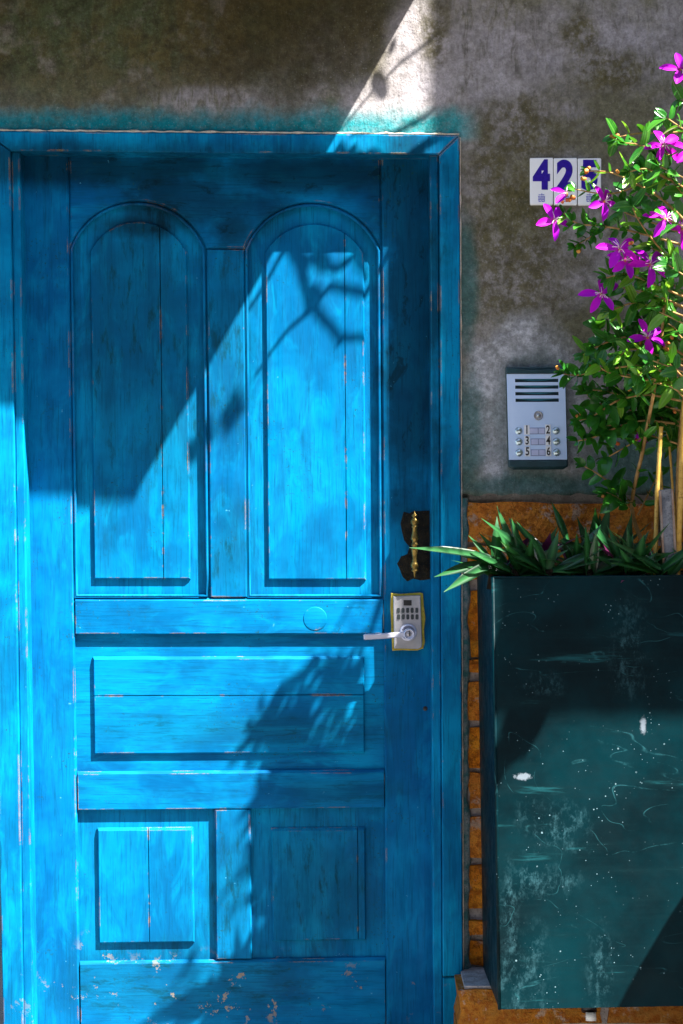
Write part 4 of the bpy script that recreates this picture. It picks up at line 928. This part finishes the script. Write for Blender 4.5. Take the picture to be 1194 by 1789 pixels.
for (x, y, d) in ((1072, 240, 0.36), (1079, 236, 0.36), (1025, 300, 0.355), (1030, 293, 0.355), (1021, 312, 0.355), (983, 352, 0.345), (995, 349, 0.35), (1002, 345, 0.35), (1080, 300, 0.37), (1104, 424, 0.42),
                  (1041, 630, 0.26), (1035, 640, 0.25), (1010, 728, 0.22), (1016, 722, 0.22), (1080, 775, 0.23), (975, 643, 0.21), (1100, 680, 0.27), (1120, 600, 0.36), (1168, 600, 0.36), (1180, 720, 0.28), (1165, 610, 0.37), (1175, 590, 0.38), (1056, 868, 0.21), (1012, 437, 0.33)):
    r = random.uniform(0.0035, 0.0055); mb = MB()
    mb.lathe([(0.0008, -r * 1.3), (r * 0.7, -r * 0.8), (r, 0), (r * 0.75, r * 0.8), (r * 0.9, r * 1.3), (0.001, r * 0.9)], P(x, y, d), (random.uniform(-1, 0.3), -0.5, random.uniform(-0.3, 1)), 8)
    mb.build('bud', M['bud'], sh, True)

# strap-leaved rosettes along the front of the planter
def strap_mesh(name, wd, arc, mat, n=9):
    v = []; f = []
    for i in range(n + 1):
        t = i / n; hw = wd * (0.55 + 0.45 * math.sin(math.pi * min(1, t * 1.1))) * (1 - t ** 3.2) + 0.002
        z = -arc * t * t; up = 0.55 * hw * (1 - 0.6 * t)
        v += [(-hw, t, z + up), (0, t, z), (hw, t, z + up)]
    for i in range(n): a = i * 3; f += [(a, a + 1, a + 4, a + 3), (a + 1, a + 2, a + 5, a + 4)]
    me = bpy.data.meshes.new(name); me.from_pydata(v, [], f); me.materials.append(mat)
    me.polygons.foreach_set('use_smooth', [True] * len(me.polygons)); me.update(); return me
SM = [strap_mesh('leaf', 0.085, a, M['strap']) for a in (0.05, 0.2, 0.4)]; SP = [strap_mesh('leaf', 0.09, a, M['strappurple']) for a in (0.1, 0.3)]
def rosette(x, d, label, leafs, nrand=8, seed=0, size=0.11):
    rr = random.Random(seed); b = P(x, 1012, d)
    r_ = empty('strap_leaf_plant', b, label, 'plant', 'strap-leaved plants along the planter')
    for (x0, y0, x1, y1, dd, m) in leafs:
        p0, p1 = P(x0, y0, d), P(x1, y1, d + dd); dv = p1 - p0
        nr = Vector((0.2, -0.6, 0.8)); me = (SM + SP)[m]
        place(me, 'leaf', r_, p0, dv, nr, dv.length * 1.03, 0.155 / max(dv.length, 0.05) if dv.length > 0.1 else 1.5)
    for k in range(nrand):
        th = k * 2.4 + rr.uniform(-0.4, 0.4); el = rr.uniform(0.25, 1.2)
        dv = Vector((math.cos(th) * math.cos(el), math.sin(th) * math.cos(el), math.sin(el)))
        if dv.y > 0.5: dv.y *= 0.5
        nr = Vector((-dv.x, -dv.y, 0)) * 0.9 + Vector((0, -0.2, 1.0))
        me = rr.choice(SP) if rr.random() < 0.22 else rr.choice(SM)
        place(me, 'leaf', r_, b + Vector((math.cos(th), math.sin(th), 0)) * 0.008 + Vector((0, 0, rr.uniform(-0.01, 0.02))), dv, nr, size * rr.uniform(0.85, 1.5), rr.uniform(1.0, 1.45))
    mb = MB(); mb.tube([b + Vector((0, 0, -0.02)), b + Vector((0, 0, 0.02))], [0.014, 0.008], 8); mb.build('stem', M['soil'], r_, True)
rosette(862, 0.30, 'green strap-leaved plant at the planter corner reaching across the door frame', [(850, 975, 722, 952, 0.06, 0), (845, 985, 762, 1004, 0.04, 0), (862, 985, 780, 1028, 0.1, 0), (860, 985, 822, 935, 0, 0), (865, 985, 873, 905, 0, 1), (858, 985, 812, 965, 0.02, 1)], 3, 1, 0.07)
rosette(922, 0.28, 'dark strap-leaved plant with one leaf folded sharply over, in front of the orange brick', [(935, 985, 848, 904, 0.04, 0), (905, 1000, 873, 886, 0, 0), (915, 1000, 898, 908, 0.02, 0), (945, 1000, 905, 935, 0.05, 0), (925, 1010, 893, 905, -0.03, 0)], 8, 2, 0.10)
rosette(948, 0.22, 'strap-leaved plant with a bright purple centre beside the tallest spear leaf', [(935, 1005, 972, 922, 0.03, 0), (990, 945, 967, 878, 0, 0), (950, 1000, 942, 950, 0.04, 3), (930, 1005, 935, 955, 0.05, 3), (965, 985, 895, 905, -0.02, 0)], 7, 3, 0.10)
rosette(1010, 0.28, 'strap-leaved plant arching a broad bright leaf over the planter rim', [(980, 945, 1075, 985, 0.06, 2), (1000, 990, 1048, 918, 0, 0), (1000, 1000, 990, 940, 0.02, 1), (1015, 1005, 1030, 930, 0.03, 0)], 9, 4, 0.10)
rosette(1065, 0.24, 'dark strap-leaved plant under the lowest shrub twigs', [(1040, 985, 1067, 880, 0, 0), (1070, 995, 1040, 905, 0.03, 0), (1085, 1000, 1105, 900, 0, 0), (1075, 1000, 1060, 930, 0.05, 4), (1060, 1000, 1030, 975, 0.06, 4)], 8, 5, 0.11)
rosette(1110, 0.30, 'strap-leaved plant stretching a leaf across the grey wooden stake', [(1105, 985, 1168, 962, 0.06, 0), (1100, 990, 1130, 930, 0.02, 1), (1110, 1000, 1095, 1000, 0.07, 4), (1100, 1000, 1090, 940, 0.04, 0)], 8, 6, 0.10)
rosette(1215, 0.26, 'strap-leaved plant behind the bamboo canes', [], 11, 7, 0.11)
rosette(975, 0.12, 'small strap-leaved plant rooted against the brick behind the others', [], 9, 8, 0.09)
rosette(890, 0.20, 'strap-leaved plant squeezed between the corner plant and the brick', [(885, 990, 840, 930, 0, 0), (895, 990, 905, 915, 0, 0)], 9, 11, 0.10)
rosette(1040, 0.16, 'strap-leaved plant standing below the low yellow-green twig', [(1035, 985, 1012, 905, 0, 0), (1045, 985, 1050, 900, 0, 0)], 10, 12, 0.11)
rosette(1150, 0.27, 'strap-leaved plant at the foot of the grey stake', [], 10, 13, 0.09)
for (x, d_, lab, sd_) in ((900, 0.325, 'low dark strap-leaved plant spreading along the rim left of the purple centre', 31), (960, 0.33, 'low dark strap-leaved plant leaning on the rim below the intercom', 32), (1030, 0.33, 'low dark strap-leaved plant leaning on the rim above the pale scuff', 33), (1090, 0.33, 'low dark strap-leaved plant leaning on the rim left of the canes', 34), (1160, 0.345, 'low dark strap-leaved plant leaning on the rim in front of the canes', 35)):
    rr = random.Random(sd_); lf = []
    for q in range(12):
        a = rr.uniform(-95, 95); lf.append((x + rr.uniform(-10, 10), 1003 + rr.uniform(-4, 6), x + a, rr.uniform(938, 1006) if abs(a) > 30 else rr.uniform(915, 975), rr.uniform(-0.02, 0.045), rr.choice((0, 0, 1, 1, 0, 2))))
    rosette(x, d_, lab, lf, 0, sd_, 0.09)
rosette(1130, 0.12, 'strap-leaved plant rooted against the brick behind the grey stake', [], 9, 9, 0.10)

# bamboo canes and stake
def cane(pts, r, label):
    o = empty('bamboo_cane', P(*pts[0]), label, 'cane', 'bamboo canes in the planter')
    ps = path(pts, 14); mb = MB(); rs = [r * (1.22 if i % 7 == 0 else 1.0) * (1 - 0.15 * i / len(ps)) for i in range(len(ps))]
    mb.tube(ps, rs, 10); mb.build('culm', M['cane'], o, True)
cane([(1145, 1012, 0.31), (1149, 860, 0.31), (1156, 745, 0.31)], 0.0048, 'yellow bamboo cane with a cut top left of the stake')
cane([(1183, 1012, 0.33), (1189, 880, 0.33), (1197, 700, 0.33)], 0.0066, 'thick yellow bamboo cane right of the grey stake')
cane([(1185, 1010, 0.24), (1172, 800, 0.25), (1163, 740, 0.25)], 0.0026, 'thin leaning bamboo cane behind the stake')
cane([(1168, 1000, 0.29), (1158, 870, 0.29), (1153, 800, 0.29)], 0.0034, 'short brown bamboo cane crossing behind the stake')
stk = empty('wooden_stake', P(1172, 1012, 0.335), 'weathered grey wooden stake upright in the planter', 'stake')
prism('batten', [(1154, 856), (1175, 854), (1184, 1030), (1163, 1030)], 0.335, 0.012, 0.001, M['stake'], stk, wp=False)
prism('edge_strip', [(1152.5, 857), (1156, 856.5), (1165, 1030), (1161, 1030)], 0.338, 0.010, 0.0005, M['stakeedge'], stk, wp=False)
prism('edge_strip', [(1173.5, 855), (1177, 855), (1186, 1030), (1182, 1030)], 0.338, 0.010, 0.0005, M['stakeedge'], stk, wp=False)
